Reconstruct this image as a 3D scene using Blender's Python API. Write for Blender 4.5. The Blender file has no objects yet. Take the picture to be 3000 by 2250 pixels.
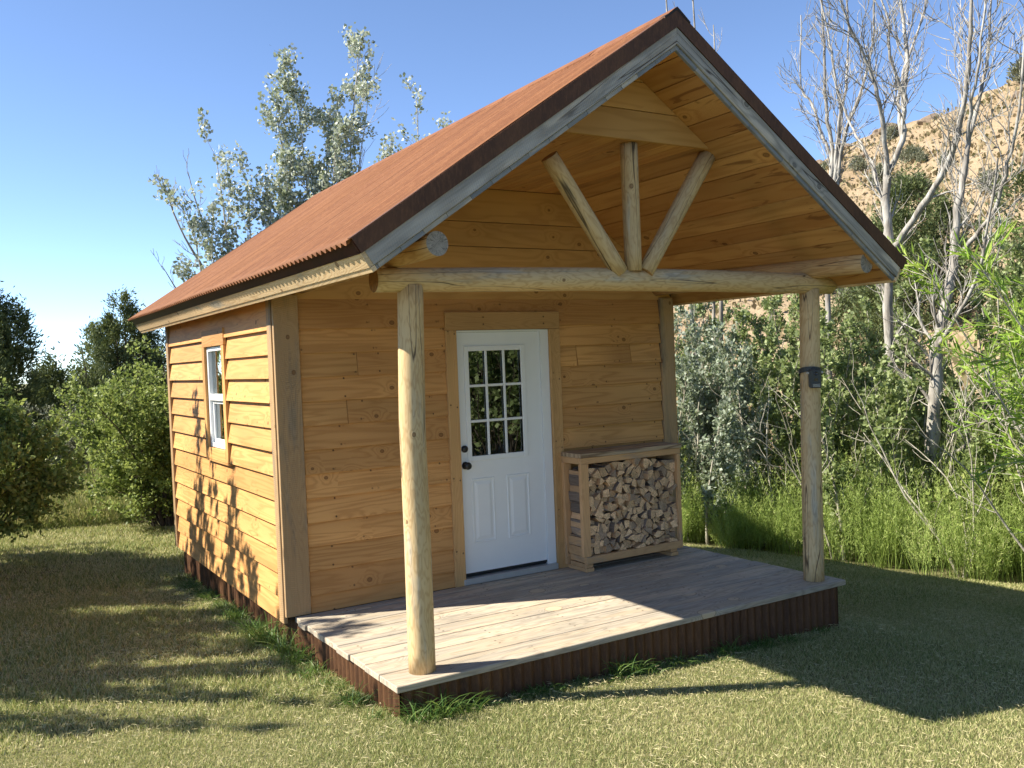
import bpy, math, random
import numpy as np
from mathutils import Vector, Matrix
C = bpy.context.scene.collection
R = math.radians
# ------------------------------------------------------------------ camera, sky, sun, exposure
sc = bpy.context.scene
cam = bpy.data.objects.new('camera', bpy.data.cameras.new('camera')); C.objects.link(cam)
FW = Vector((0.521904, 0.852645, -0.024728)); RT = Vector((0.851745, -0.522490, -0.039179)); UP = Vector((0.046326, 0.000614, 0.998926))
CP = Vector((-2.09005, -6.76318, 1.86086))
cam.matrix_world = Matrix(((RT.x, UP.x, -FW.x, CP.x), (RT.y, UP.y, -FW.y, CP.y), (RT.z, UP.z, -FW.z, CP.z), (0, 0, 0, 1)))
cam.data.sensor_width = 36; cam.data.lens = 32.11; cam.data.clip_end = 3000; cam.data.clip_start = .05
sc.camera = cam
w = bpy.data.worlds.new('World'); sc.world = w; w.use_nodes = True
sky = w.node_tree.nodes.new('ShaderNodeTexSky'); sky.sky_type = 'NISHITA'; sky.sun_disc = False
SE = math.atan2(.973, math.hypot(1, .449))
sky.sun_elevation = SE; sky.sun_rotation = math.atan2(-1, .449); sky.altitude = 3000
sky.air_density = .75; sky.dust_density = .12; sky.ozone_density = 2.2
bg = w.node_tree.nodes['Background']; bg.inputs[1].default_value = .12
w.node_tree.links.new(sky.outputs[0], bg.inputs[0])
sl = bpy.data.lights.new('sun', 'SUN'); sl.energy = 5.0; sl.angle = R(.53); sl.color = (1, .93, .80)
sun = bpy.data.objects.new('sun', sl); C.objects.link(sun)
sun.rotation_euler = Vector((1, -.449, -.973)).to_track_quat('-Z', 'Y').to_euler(); sun.location = (-10, 5, 12)
sc.view_settings.view_transform = 'Standard'; sc.view_settings.look = 'None'
sc.view_settings.exposure = 1.3; sc.view_settings.gamma = 1
sc.cycles.max_bounces = 8; sc.cycles.diffuse_bounces = 4; sc.cycles.transparent_max_bounces = 12

# ------------------------------------------------------------------ node helper
class NT:
    def __init__(s, name):
        s.m = bpy.data.materials.new(name); s.m.use_nodes = True; s.t = s.m.node_tree; s.t.nodes.clear()
        s.out = s.t.nodes.new('ShaderNodeOutputMaterial')
    def n(s, typ, ins=None, **props):
        nd = s.t.nodes.new('ShaderNode' + typ)
        for k, v in props.items(): setattr(nd, k, v)
        for k, v in (ins or {}).items():
            if isinstance(v, bpy.types.NodeSocket): s.t.links.new(v, nd.inputs[k])
            else: nd.inputs[k].default_value = v
        return nd
    def mt(s, op, a, b=0., c=0., clamp=False):
        return s.n('Math', {0: a, 1: b, 2: c}, operation=op, use_clamp=clamp).outputs[0]
    def vm(s, op, a, b=(0, 0, 0)):
        return s.n('VectorMath', {0: a, 1: b}, operation=op).outputs[0]
    def noise(s, vec, scale=5, detail=3, rough=.5, dist=0):
        return s.n('TexNoise', {'Vector': vec, 'Scale': scale, 'Detail': detail, 'Roughness': rough, 'Distortion': dist}).outputs[0]
    def mix(s, f, a, b, bt='MIX'):
        nd = s.n('MixRGB', {'Fac': f, 'Color1': a, 'Color2': b}, blend_type=bt); return nd.outputs[0]
    def sm(s, v, a, b, lo=0., hi=1.):
        nd = s.n('MapRange', {0: v, 1: a, 2: b, 3: lo, 4: hi}, interpolation_type='SMOOTHSTEP'); return nd.outputs[0]
    def comb(s, x, y, z): return s.n('CombineXYZ', {0: x, 1: y, 2: z}).outputs[0]
    def sep(s, v):
        o = s.n('SeparateXYZ', {0: v}).outputs; return o[0], o[1], o[2]
    def attr(s, name): return s.n('Attribute', attribute_name=name)
    def bump(s, h, st=.3, d=.01, nrm=None):
        i = {'Strength': st, 'Distance': d, 'Height': h}
        if nrm: i['Normal'] = nrm
        return s.n('Bump', i).outputs[0]
    def bsdf(s, col, rough=.6, nrm=None, spec=.3, metal=0., **kw):
        i = {'Base Color': col, 'Roughness': rough, 'Specular IOR Level': spec, 'Metallic': metal}; i.update(kw)
        if nrm: i['Normal'] = nrm
        nd = s.n('BsdfPrincipled', i); s.t.links.new(nd.outputs[0], s.out.inputs[0]); return s.m
def c4(r, g, b): return (r, g, b, 1)

def wood(name, light, dark, knotc=(.13, .05, .015), ring=26., contrast=.55, fine=.35, knots=.72, kscale=4.5, bvar=.28, gray=0., grayc=(.3, .3, .28),
         crack=0., rough=.62, bump=.35, nail=False, ustretch=.7, vstretch=6., knotpale=None, huevar=None, saw=0., stain=0., kmul=1.):
    t = NT(name); gc = t.attr('gc').outputs[1]
    u, v, sd = t.sep(gc); S = t.mt('MULTIPLY', sd, 61.7)
    p = t.comb(t.mt('MULTIPLY', u, ustretch), t.mt('MULTIPLY', v, vstretch), S)
    f = t.noise(p, 1., 2.5, .45, .15)
    kp = t.comb(t.mt('ADD', t.mt('MULTIPLY', u, kscale * .8), S), t.mt('ADD', t.mt('MULTIPLY', v, kscale), t.mt('MULTIPLY', sd, 23.3)), 0.)
    vo = t.n('TexVoronoi', {'Vector': kp, 'Scale': 1., 'Randomness': 1.}, voronoi_dimensions='2D')
    cr = t.sep(vo.outputs['Color'])
    sel = t.mt('GREATER_THAN', cr[0], knots)
    d = vo.outputs['Distance']
    inf = t.mt('MULTIPLY', t.mt('POWER', 2.718, t.mt('MULTIPLY', d, -7.)), sel)
    F = t.mt('ADD', f, t.mt('MULTIPLY', inf, .55))
    rg = t.mt('SINE', t.mt('MULTIPLY', F, ring * 6.283))
    rg = t.mt('MULTIPLY_ADD', rg, .5, .5); rg = t.mt('POWER', rg, 2.2)
    fn = t.noise(t.comb(t.mt('MULTIPLY', u, 4.), t.mt('MULTIPLY', v, 170.), S), 1., 3, .6)
    k = t.mt('ADD', t.mt('MULTIPLY', rg, contrast), t.mt('MULTIPLY', t.mt('SUBTRACT', fn, .4), fine), clamp=True)
    col = t.mix(k, c4(*light), c4(*dark))
    wn = t.n('TexWhiteNoise', {'W': S}, noise_dimensions='1D')
    bv = t.mt('MULTIPLY_ADD', wn.outputs[0], bvar, 1 - bvar * .55)
    br = t.mt('MULTIPLY', bv, t.mt('MULTIPLY_ADD', t.noise(t.comb(t.mt('MULTIPLY', u, .9), t.mt('MULTIPLY', v, 2.5), S), 1., 2), .5, .76))
    if huevar:
        wc = t.sep(wn.outputs['Color']); col = t.mix(t.mt('MULTIPLY', wc[1], huevar[3]), col, c4(*huevar[:3]))
    col = t.n('VectorMath', {0: col, 3: br}, operation='SCALE').outputs[0]
    kr = t.mt('MULTIPLY', t.mt('MULTIPLY_ADD', cr[1], .04, .032), kmul)
    km = t.mt('MULTIPLY', t.sm(t.mt('SUBTRACT', d, kr), -.012, .025, 1., 0.), sel)
    h = t.mt('MULTIPLY_ADD', k, -.5, t.mt('MULTIPLY', km, .3))
    if gray:
        oc = t.n('TexCoord').outputs['Object']
        gm = t.sm(t.noise(t.comb(t.mt('MULTIPLY', u, 1.3), t.mt('MULTIPLY', v, 9.), S), 1., 4, .6), .62 - gray * .6, .8 - gray * .5)
        gc2 = t.mix(k, c4(*grayc), c4(*(x * .55 for x in grayc)))
        gn = t.noise(t.comb(t.mt('MULTIPLY', u, 2.5), t.mt('MULTIPLY', v, 30.), S), 1., 3)
        gc2 = t.n('VectorMath', {0: gc2, 3: t.mt('MULTIPLY_ADD', gn, 1.1, .45)}, operation='SCALE').outputs[0]
        col = t.mix(gm, col, gc2)
    col = t.mix(t.mt('MULTIPLY', km, .62), col, c4(*(knotpale or knotc)))
    rim = t.mt('MULTIPLY', t.mt('MULTIPLY', t.sm(t.mt('ABSOLUTE', t.mt('SUBTRACT', d, kr)), 0., .018, 1., 0.), sel), .6)
    col = t.mix(rim, col, c4(*(x * .5 for x in knotc)))
    if crack:
        cn = t.noise(t.comb(t.mt('MULTIPLY', u, .45), t.mt('MULTIPLY', v, 10.), t.mt('ADD', S, 9.)), 1., 2, .45)
        cm = t.mt('MULTIPLY', t.sm(t.mt('ABSOLUTE', t.mt('SUBTRACT', cn, .5)), 0., .012, 1., 0.), t.sm(t.noise(t.comb(t.mt('MULTIPLY', u, .5), t.mt('MULTIPLY', v, 6.), S), 1., 1), .5 - crack * .2, .6 - crack * .2))
        col = t.mix(t.mt('MULTIPLY', cm, .85), col, c4(.035, .022, .015)); h = t.mt('SUBTRACT', h, t.mt('MULTIPLY', cm, 2.))
    if stain:
        ox, oy, oz = t.sep(t.n('NewGeometry').outputs['Position'])
        em = t.sm(oy, -1.2, -2.35)
        sn_ = t.noise(t.comb(t.mt('MULTIPLY', u, 2.4), t.mt('MULTIPLY', v, 13.), S), 1., 3, .55, 1.)
        s1 = t.sm(sn_, t.mt('MULTIPLY_ADD', em, -.14, .70), t.mt('MULTIPLY_ADD', em, -.11, .76))
        col = t.mix(t.mt('MULTIPLY', s1, stain), col, c4(.13, .04, .012))
    if saw:
        sw = t.mt('SINE', t.mt('MULTIPLY', t.mt('ADD', u, t.mt('MULTIPLY', v, .25)), 420.))
        h = t.mt('ADD', h, t.mt('MULTIPLY', sw, saw))
    if nail:
        nu = t.mt('MULTIPLY', t.mt('ABSOLUTE', t.mt('SUBTRACT', t.mt('FRACT', t.mt('ADD', t.mt('DIVIDE', u, .61), t.mt('MULTIPLY', wn.outputs[0], .12))), .5)), .61)
        nv = t.mt('ABSOLUTE', t.mt('SUBTRACT', t.mt('ABSOLUTE', v), nail))
        nd = t.mt('SQRT', t.mt('ADD', t.mt('MULTIPLY', nu, nu), t.mt('MULTIPLY', nv, nv)))
        nm = t.sm(nd, .005, .0105, 1., 0.)
        col = t.mix(t.mt('MULTIPLY', nm, .85), col, c4(.03, .018, .012))
    return t.bsdf(col, rough, t.bump(h, bump, .003), .25)

M = {}
M['siding'] = wood('siding_wood', (.57, .312, .112), (.33, .15, .042), nail=.07, huevar=(.48, .22, .07, .5), contrast=.5, bump=.5, knots=.68, ring=10, fine=.3, ustretch=.5, vstretch=8., bvar=.42)
M['ply'] = wood('smooth_pine_board', (.52, .29, .095), (.34, .165, .045), contrast=.35, fine=.2, knots=.6, kscale=4.5, ring=7, bvar=.2, bump=.15)
M['soffit'] = wood('soffit_pine_board', (.54, .30, .105), (.30, .115, .03), contrast=.4, fine=.2, knots=.82, kscale=3.5, ring=6, bvar=.32, bump=.15, huevar=(.40, .17, .045, .7), stain=.6)
M['trim'] = wood('rough_trim_wood', (.42, .265, .125), (.27, .155, .065), contrast=.45, fine=.6, gray=.25, grayc=(.25, .19, .125), huevar=(.35, .25, .15, .6), saw=.25, knots=.85, bump=.5)
M['fascia'] = wood('pale_fascia_wood', (.68, .50, .29), (.46, .28, .13), contrast=.45, gray=.1, grayc=(.4, .36, .28), knots=.8)
M['casing'] = wood('door_casing_wood', (.50, .30, .125), (.33, .175, .065), contrast=.35, fine=.4, knots=.82, saw=.2, nail=.03)
M['grayboard'] = wood('weathered_gray_board', (.58, .50, .40), (.22, .19, .155), knotc=(.10, .09, .08), contrast=.5, fine=1., gray=.5, grayc=(.34, .315, .28), knots=.86, crack=.7, saw=.4, bvar=.25, ustretch=1.3, ring=5)
M['grayend'] = wood('weathered_board_ends', (.40, .36, .30), (.22, .20, .17), contrast=.2, gray=.5, grayc=(.2, .21, .22), bvar=.5, knots=2.)
M['log'] = wood('peeled_log', (.60, .44, .235), (.43, .27, .12), contrast=.6, fine=.3, ring=6.5, ustretch=5., vstretch=21, knots=.8, kscale=5, crack=1.0, gray=.15, grayc=(.46, .40, .30), bvar=.1)
M['logamber'] = wood('amber_log', (.56, .36, .17), (.36, .19, .07), contrast=.5, ring=12, ustretch=1.6, vstretch=10, knots=.85, crack=.9, bvar=.1)
M['deck'] = wood('weathered_deck_plank', (.53, .43, .31), (.27, .215, .15), knotc=(.2, .13, .08), knotpale=(.60, .47, .30), contrast=.5, fine=.6, gray=.4, grayc=(.39, .34, .27), knots=.80, kscale=3.2, kmul=2.6, bvar=.4, bump=.4, nail=.03, rough=.75)
M['rack'] = wood('rack_lumber', (.56, .335, .16), (.37, .20, .085), contrast=.32, knots=.88, gray=.15, grayc=(.28, .23, .18))
M['racktop'] = wood('weathered_rack_top', (.50, .37, .23), (.14, .085, .045), contrast=.75, ring=8, fine=.4, gray=.15, grayc=(.36, .29, .22), knots=.9, kscale=2.5)
M['split'] = wood('split_firewood', (.58, .37, .20), (.38, .21, .10), contrast=.3, fine=.5, knots=2., bvar=.55, gray=.22, grayc=(.2, .19, .18), rough=.8)
M['bark'] = wood('firewood_bark', (.23, .18, .14), (.10, .075, .06), contrast=.4, fine=.6, knots=2., bvar=.6, crack=.8, rough=.9)

def endgrain(name, a, b, dark, rr=60., pv=.0, pg=0.):
    t = NT(name); u, v, sd = t.sep(t.attr('gc').outputs[1])
    r = t.mt('SQRT', t.mt('ADD', t.mt('MULTIPLY', u, u), t.mt('MULTIPLY', v, v)))
    an = t.mt('ARCTAN2', v, u)
    n0 = t.noise(t.comb(u, v, t.mt('MULTIPLY', sd, 31.)), 14., 2)
    ring = t.mt('MULTIPLY_ADD', t.mt('SINE', t.mt('MULTIPLY', t.mt('ADD', r, t.mt('MULTIPLY', n0, .012)), rr * 12)), .5, .5)
    cs = t.mt('MULTIPLY', t.mt('COSINE', an), 2.2); sn = t.mt('MULTIPLY', t.mt('SINE', an), 2.2)
    cn = t.noise(t.comb(cs, sn, t.mt('MULTIPLY_ADD', r, 5., t.mt('MULTIPLY', sd, 41.))), 1.6, 3, .6)
    cm = t.sm(t.mt('ABSOLUTE', t.mt('SUBTRACT', cn, .5)), 0., .022, 1., 0.)
    col = t.mix(t.mt('MULTIPLY', ring, .45), c4(*a), c4(*b))
    col = t.n('VectorMath', {0: col, 3: t.mt('MULTIPLY_ADD', t.noise(t.comb(u, v, sd), 45., 3), .8, .6)}, operation='SCALE').outputs[0]
    wn = t.n('TexWhiteNoise', {'W': t.mt('MULTIPLY', sd, 77.)}, noise_dimensions='1D'); wc = t.sep(wn.outputs['Color'])
    col = t.n('VectorMath', {0: col, 3: t.mt('MULTIPLY_ADD', wc[0], pv, 1. - pv * .6)}, operation='SCALE').outputs[0]
    col = t.mix(t.mt('MULTIPLY', t.sm(wc[1], .8, .9), pg), col, c4(.20, .165, .14))
    col = t.mix(t.mt('MULTIPLY', cm, .9), col, c4(*dark))
    return t.bsdf(col, .85, t.bump(t.mt('MULTIPLY', cm, -1.), .5, .004))
M['split_end'] = endgrain('split_log_end', (.86, .57, .32), (.70, .44, .23), (.12, .07, .035), 30., .6, .75)
M['endgray'] = endgrain('gray_log_end', (.34, .30, .25), (.18, .16, .135), (.03, .025, .02))
M['endtan'] = endgrain('cut_log_end', (.42, .25, .11), (.28, .14, .05), (.1, .05, .02))
M['endamber'] = endgrain('amber_log_end', (.30, .15, .05), (.20, .09, .03), (.1, .05, .02))

def rustmat(name, a, b, cc, scale=1., rough=.75, stretch=(1, 1, 1), amt=.5, laps=False):
    t = NT(name); oc = t.n('TexCoord').outputs['Object']; oy = t.sep(t.n('NewGeometry').outputs['Position'])[1]
    oc = t.vm('MULTIPLY', oc, stretch)
    n1 = t.noise(oc, 2.2 * scale, 5, .6); n2 = t.noise(oc, 26 * scale, 4, .65); n3 = t.noise(oc, 110 * scale, 2, .6)
    lap = t.mt('MULTIPLY', t.mt('LESS_THAN', t.mt('FRACT', t.mt('DIVIDE', t.mt('ADD', oy, 20.), .685)), .02), .5) if laps else 0.
    st_ = t.mt('MULTIPLY', t.sm(t.noise(t.comb(0., t.mt('MULTIPLY', oy, 9.), 0.), 1., 4, .7), .4, .75), .35 if laps else 0.)
    col = t.mix(t.sm(n1, .35, .65), c4(*a), c4(*b))
    col = t.mix(t.mt('MULTIPLY', t.sm(n2, .45, .7), amt), col, c4(*cc))
    col = t.n('VectorMath', {0: col, 3: t.mt('MULTIPLY_ADD', n3, .7, .65)}, operation='SCALE').outputs[0]
    col = t.mix(t.mt('MAXIMUM', lap, st_), col, c4(.07, .03, .018))
    return t.bsdf(col, rough, t.bump(n2, .25, .002), .25)
M['roof'] = rustmat('rusty_corrugated_steel', (.205, .083, .033), (.16, .060, .024), (.29, .135, .06), 1., amt=.35, laps=True, stretch=(.6, 2.2, .6))
M['rusttrim'] = rustmat('dark_rust_trim', (.10, .046, .024), (.07, .033, .019), (.155, .07, .036), 1.4, .6, stretch=(2, 2, .5))
M['skirt'] = rustmat('rust_brown_skirting', (.115, .054, .024), (.075, .035, .017), (.18, .085, .04), 1.2, .6, stretch=(2, 2, .5))
M['eavedark'] = rustmat('dark_eave_flashing', (.06, .022, .015), (.04, .017, .013), (.09, .03, .02), 2, .5)

def plain(name, col, rough=.5, spec=.4, metal=0, bumps=0, var=0):
    t = NT(name); oc = t.n('TexCoord').outputs['Object']
    n = t.noise(oc, 7, 4, .6); c = t.n('VectorMath', {0: col, 3: t.mt('MULTIPLY_ADD', n, var, 1 - var * .5)}, operation='SCALE').outputs[0]
    return t.bsdf(c, rough, t.bump(t.noise(oc, 120, 2), bumps, .001) if bumps else None, spec, metal)
M['white'] = plain('white_door_paint', (.72, .74, .73), .38, .4, 0, .12, .06)
M['vinyl'] = plain('white_vinyl', (.78, .79, .78), .35, .4, 0, 0, .04)
M['black'] = plain('black_metal', (.012, .012, .012), .35, .5)
M['rubber'] = plain('black_sweep', (.015, .015, .015), .7)
M['alum'] = plain('aluminium_sill', (.42, .42, .40), .45, .5, .3, 0, .2)
M['inside'] = plain('dark_interior', (.05, .04, .03), .8, .2, 0, 0, .3)
M['camo'] = plain('dark_grey_plastic', (.045, .05, .048), .5, .4, 0, .2, .2)
M['lens'] = plain('black_lens_glass', (.006, .006, .008), .08, .8)
M['led'] = plain('pale_led_dots', (.55, .55, .5), .4)
M['boltw'] = plain('pale_bolt', (.5, .45, .38), .5)
t = NT('window_glass')
fr = t.n('Fresnel', {'IOR': 1.5}).outputs[0]
gl = t.n('BsdfGlossy', {'Color': c4(.95, 1, .98), 'Roughness': .012}); tr = t.n('BsdfTransparent', {'Color': c4(.30, .34, .33)})
mx = t.n('MixShader', {0: t.mt('MULTIPLY_ADD', fr, 1.6, .08, clamp=True), 1: tr.outputs[0], 2: gl.outputs[0]})
t.t.links.new(mx.outputs[0], t.out.inputs[0]); M['glass'] = t.m

def leafmat(name, cols, trans=.45, rough=.5, spec=.25, back=None):
    """cols: list of (pos, rgb) picked by the per-leaf attribute rnd"""
    t = NT(name); r = t.attr('rnd').outputs['Fac']
    cr = t.n('ValToRGB', {0: r}); el = cr.color_ramp.elements
    while len(el) < len(cols): el.new(.5)
    for e, (p_, c_) in zip(el, cols): e.position = p_; e.color = c4(*c_)
    col = cr.outputs[0]
    if back:
        g = t.n('NewGeometry'); col = t.mix(g.outputs['Backfacing'], col, c4(*back))
    nd = t.n('BsdfPrincipled', {'Base Color': col, 'Roughness': rough, 'Specular IOR Level': spec})
    tl = t.n('BsdfTranslucent', {'Color': t.mix(.35, col, c4(.34, .40, .08))})
    mx = t.n('MixShader', {0: trans, 1: nd.outputs[0], 2: tl.outputs[0]})
    t.t.links.new(mx.outputs[0], t.out.inputs[0]); return t.m
M['leaf_oak'] = leafmat('scrub_leaf', [(0, (.08, .125, .03)), (.5, (.20, .26, .065)), (1, (.40, .45, .15))], .4)
M['leaf_aspen'] = leafmat('aspen_leaf', [(0, (.09, .135, .05)), (.5, (.23, .29, .11)), (1, (.42, .48, .24))], .4)
M['leaf_silver'] = leafmat('silver_poplar_leaf', [(0, (.13, .16, .10)), (.45, (.27, .31, .22)), (1, (.46, .50, .40))], .3, .45, .35, back=(.55, .58, .52))
M['leaf_silverbush'] = leafmat('silvery_shrub_leaf', [(0, (.075, .11, .06)), (.5, (.17, .21, .13)), (1, (.32, .37, .27))], .3, .5, .3, back=(.36, .41, .33))
M['leaf_juniper'] = leafmat('juniper_needle', [(0, (.05, .07, .028)), (.6, (.105, .135, .052)), (1, (.18, .20, .08))], .15, .7)
M['leaf_willow'] = leafmat('willow_leaf', [(0, (.13, .25, .03)), (.5, (.26, .41, .05)), (1, (.42, .54, .10))], .5)
M['weed'] = leafmat('feathery_weed', [(0, (.18, .27, .07)), (.5, (.37, .48, .13)), (.85, (.52, .60, .21)), (1, (.62, .56, .34))], .5, .6)
M['grass'] = leafmat('lawn_blade', [(0, (.11, .165, .045)), (.33, (.27, .31, .105)), (.58, (.49, .46, .22)), (1, (.70, .60, .38))], .3, .6)
M['tallgrass'] = leafmat('tall_grass_blade', [(0, (.08, .15, .03)), (.5, (.18, .22, .07)), (1, (.38, .32, .15))], .4, .6)
M['edgegrass'] = leafmat('long_grass_blade', [(0, (.04, .10, .02)), (.6, (.09, .18, .035)), (1, (.2, .26, .08))], .35, .45)
M['sage'] = leafmat('sagebrush_leaf', [(0, (.14, .15, .10)), (1, (.28, .28, .20))], .15, .8)
M['hilltuft'] = leafmat('dry_hill_tuft', [(0, (.24, .18, .10)), (.6, (.31, .24, .14)), (.9, (.15, .14, .07)), (1, (.09, .10, .05))], .15, .8)

def barkmat(name, a, b, scale=1., dark=.4):
    t = NT(name); oc = t.n('TexCoord').outputs['Object']
    n1 = t.noise(t.vm('MULTIPLY', oc, (9 * scale, 9 * scale, 2.2 * scale)), 1., 5, .65, .6)
    n2 = t.noise(t.vm('MULTIPLY', oc, (60 * scale, 60 * scale, 7 * scale)), 1., 3)
    n3 = t.noise(oc, .9, 2)
    col = t.mix(t.sm(n1, .35, .65), c4(*a), c4(*b))
    col = t.mix(t.mt('MULTIPLY', t.sm(n2, .55, .75), dark), col, c4(.04, .03, .025))
    col = t.mix(t.mt('MULTIPLY', t.sm(n3, .55, .7), .3), col, c4(.17, .115, .075))
    return t.bsdf(col, .85, t.bump(t.mt('ADD', n1, n2), .6, .01), .2)
M['bark_dead'] = barkmat('bleached_dead_wood', (.42, .40, .36), (.20, .18, .155))
M['bark_dark'] = barkmat('dark_bark', (.12, .095, .075), (.07, .055, .045))
M['bark_pale'] = barkmat('pale_aspen_bark', (.50, .47, .39), (.30, .27, .21))

# ------------------------------------------------------------------ object helpers
def tag(o, label=None, cat=None, group=None, kind=None):
    if label: o['label'] = label
    if cat: o['category'] = cat
    if group: o['group'] = group
    if kind: o['kind'] = kind
    return o
def empty(name, loc, label, cat, group=None):
    o = bpy.data.objects.new(name, None); C.objects.link(o); o.location = loc; o.empty_display_size = .2
    return tag(o, label, cat, group)
def wloc(o):
    l = Vector(o.location)
    while o.parent: o = o.parent; l += Vector(o.location)
    return l
def link(name, me, parent=None, loc=(0, 0, 0)):
    o = bpy.data.objects.new(name, me); C.objects.link(o)
    o.location = loc
    if parent: o.parent = parent; o.location = Vector(loc) - wloc(parent)
    return o
rs = random.Random(7)
class MB:
    def __init__(s): s.V = []; s.F = []; s.G = []; s.I = []
    def face(s, ids, gcs, mi=0): s.F.append(ids); s.G.append(gcs); s.I.append(mi)
    def box(s, c, U, V, T, mi=0, seed=None, mie=None):
        """c centre, U V T full-size vectors (length, width, thickness)"""
        c = Vector(c); U = Vector(U); V = Vector(V); T = Vector(T)
        if U.cross(V).dot(T) < 0: T = -T
        sd = rs.random() if seed is None else seed; b = len(s.V); lu, lv, lt = U.length / 2, V.length / 2, T.length / 2
        for i in (-.5, .5):
            for j in (-.5, .5):
                for k in (-.5, .5): s.V.append(c + U * i + V * j + T * k)
        I = lambda i, j, k: b + (i > 0) * 4 + (j > 0) * 2 + (k > 0)
        g = lambda i, j, o=0: (i * lu + sd * 7, j * lv + o, sd)
        q = [(-1, -1), (1, -1), (1, 1), (-1, 1)]
        s.face([I(i, j, 1) for i, j in q], [g(i, j) for i, j in q], mi)
        s.face([I(i, j, -1) for i, j in q[::-1]], [g(i, j) for i, j in q[::-1]], mi)
        for sg in (1, -1):
            qq = q if sg < 0 else q[::-1]
            s.face([I(i, sg, k) for i, k in qq], [(i * lu + sd * 7, sg * lv + k * lt, sd) for i, k in qq], mi)
        for sg in (1, -1):
            qq = q if sg > 0 else q[::-1]
            s.face([I(sg, j, k) for j, k in qq], [(k * lt + sd, j * lv, sd + .37) for j, k in qq], mi if mie is None else mie)
    def prism(s, P, D, ug, vg, mi=0, seed=None, og=(0, 0, 0)):
        """polygon P (list of 3D), extruded by D; ug, vg unit grain axes"""
        P = [Vector(p) for p in P]; D = Vector(D); ug = Vector(ug).normalized(); vg = Vector(vg).normalized(); og = Vector(og)
        n = Vector((0, 0, 0))
        for i in range(len(P)): n += (P[i] - P[0]).cross(P[(i + 1) % len(P)] - P[0])
        if n.dot(D) > 0: P = P[::-1]
        sd = rs.random() if seed is None else seed; b = len(s.V); m = len(P); dn = D.normalized(); dl = D.length
        g = lambda p: ((p - og).dot(ug) + sd * 7, (p - og).dot(vg), sd)
        s.V += P + [p + D for p in P]
        s.face([b + i for i in range(m)], [g(p) for p in P], mi)
        s.face([b + m + i for i in range(m)][::-1], [g(p) for p in P][::-1], mi)
        for i in range(m):
            j = (i + 1) % m
            e = (P[j] - P[i]).normalized(); al = abs(e.dot(ug)) > .5
            def gg(p, t):
                return ((p - og).dot(ug) + sd * 7, (p - og).dot(vg) + t, sd) if al else (t + sd * 7, (p - og).dot(vg), sd)
            s.face([b + j, b + i, b + m + i, b + m + j], [gg(P[j], 0), gg(P[i], 0), gg(P[i], dl), gg(P[j], dl)], mi)
    def tube(s, path, rad, n=20, mi=0, micap=None, seed=None, caps=True, wob=0., sub=0):
        path = [Vector(p) for p in path]; sd = rs.random() if seed is None else seed
        if sub:
            P2, r2 = [], []
            for i in range(len(path) - 1):
                for k in range(sub):
                    f = k / sub; P2.append(path[i].lerp(path[i + 1], f)); r2.append(rad[i] * (1 - f) + rad[i + 1] * f)
            P2.append(path[-1]); r2.append(rad[-1]); path, rad = P2, r2
        b = len(s.V); m = len(path); L = 0; Ls = []; ph = rs.random() * 9
        a0 = (path[-1] - path[0]).normalized(); x = a0.orthogonal().normalized(); y = a0.cross(x)
        for i, p in enumerate(path):
            if i: L += (p - path[i - 1]).length
            Ls.append(L)
            for k in range(n):
                an = 2 * math.pi * k / n
                rr = rad[i] * (1 + wob * (math.sin(2 * an + ph + L * .9) * .5 + math.sin(3 * an + ph * 2 - L * 2.3) * .35 + math.sin(L * 5 + an * 2 + ph) * .3))
                s.V.append(p + x * (rr * math.cos(an)) + y * (rr * math.sin(an)))
        r0 = rad[0]
        for i in range(m - 1):
            for k in range(n):
                k2 = (k + 1) % n; a1 = 2 * math.pi * k / n * r0; a2 = 2 * math.pi * (k + 1) / n * r0
                s.face([b + i * n + k, b + i * n + k2, b + (i + 1) * n + k2, b + (i + 1) * n + k],
                       [(Ls[i] + sd * 7, a1, sd), (Ls[i] + sd * 7, a2, sd), (Ls[i + 1] + sd * 7, a2, sd), (Ls[i + 1] + sd * 7, a1, sd)], mi)
        if caps:
            mc = mi if micap is None else micap
            for i, rev in ((0, True), (m - 1, False)):
                ids = [b + i * n + k for k in range(n)]; gcs = [(rad[i] * math.cos(2 * math.pi * k / n), rad[i] * math.sin(2 * math.pi * k / n), sd) for k in range(n)]
                if rev: ids.reverse(); gcs.reverse()
                s.face(ids, gcs, mc)
    def build(s, name, mats, parent=None, smooth=False, bevel=0, loc=None):
        me = bpy.data.meshes.new(name); off = Vector(loc) if loc is not None else Vector((0, 0, 0))
        me.from_pydata([tuple(v - off) for v in s.V], [], s.F); 
        a = me.attributes.new('gc', 'FLOAT_VECTOR', 'CORNER')
        a.data.foreach_set('vector', [c for f in s.G for g in f for c in g])
        for m in (mats if isinstance(mats, (list, tuple)) else [mats]): me.materials.append(M[m] if isinstance(m, str) else m)
        me.polygons.foreach_set('material_index', s.I)
        if smooth:
            me.polygons.foreach_set('use_smooth', [len(f) == 4 for f in s.F])
        me.update(); o = link(name, me, parent, loc or (0, 0, 0))
        if bevel:
            bv = o.modifiers.new('edge', 'BEVEL'); bv.width = bevel; bv.segments = 1; bv.limit_method = 'ANGLE'
        return o

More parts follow.
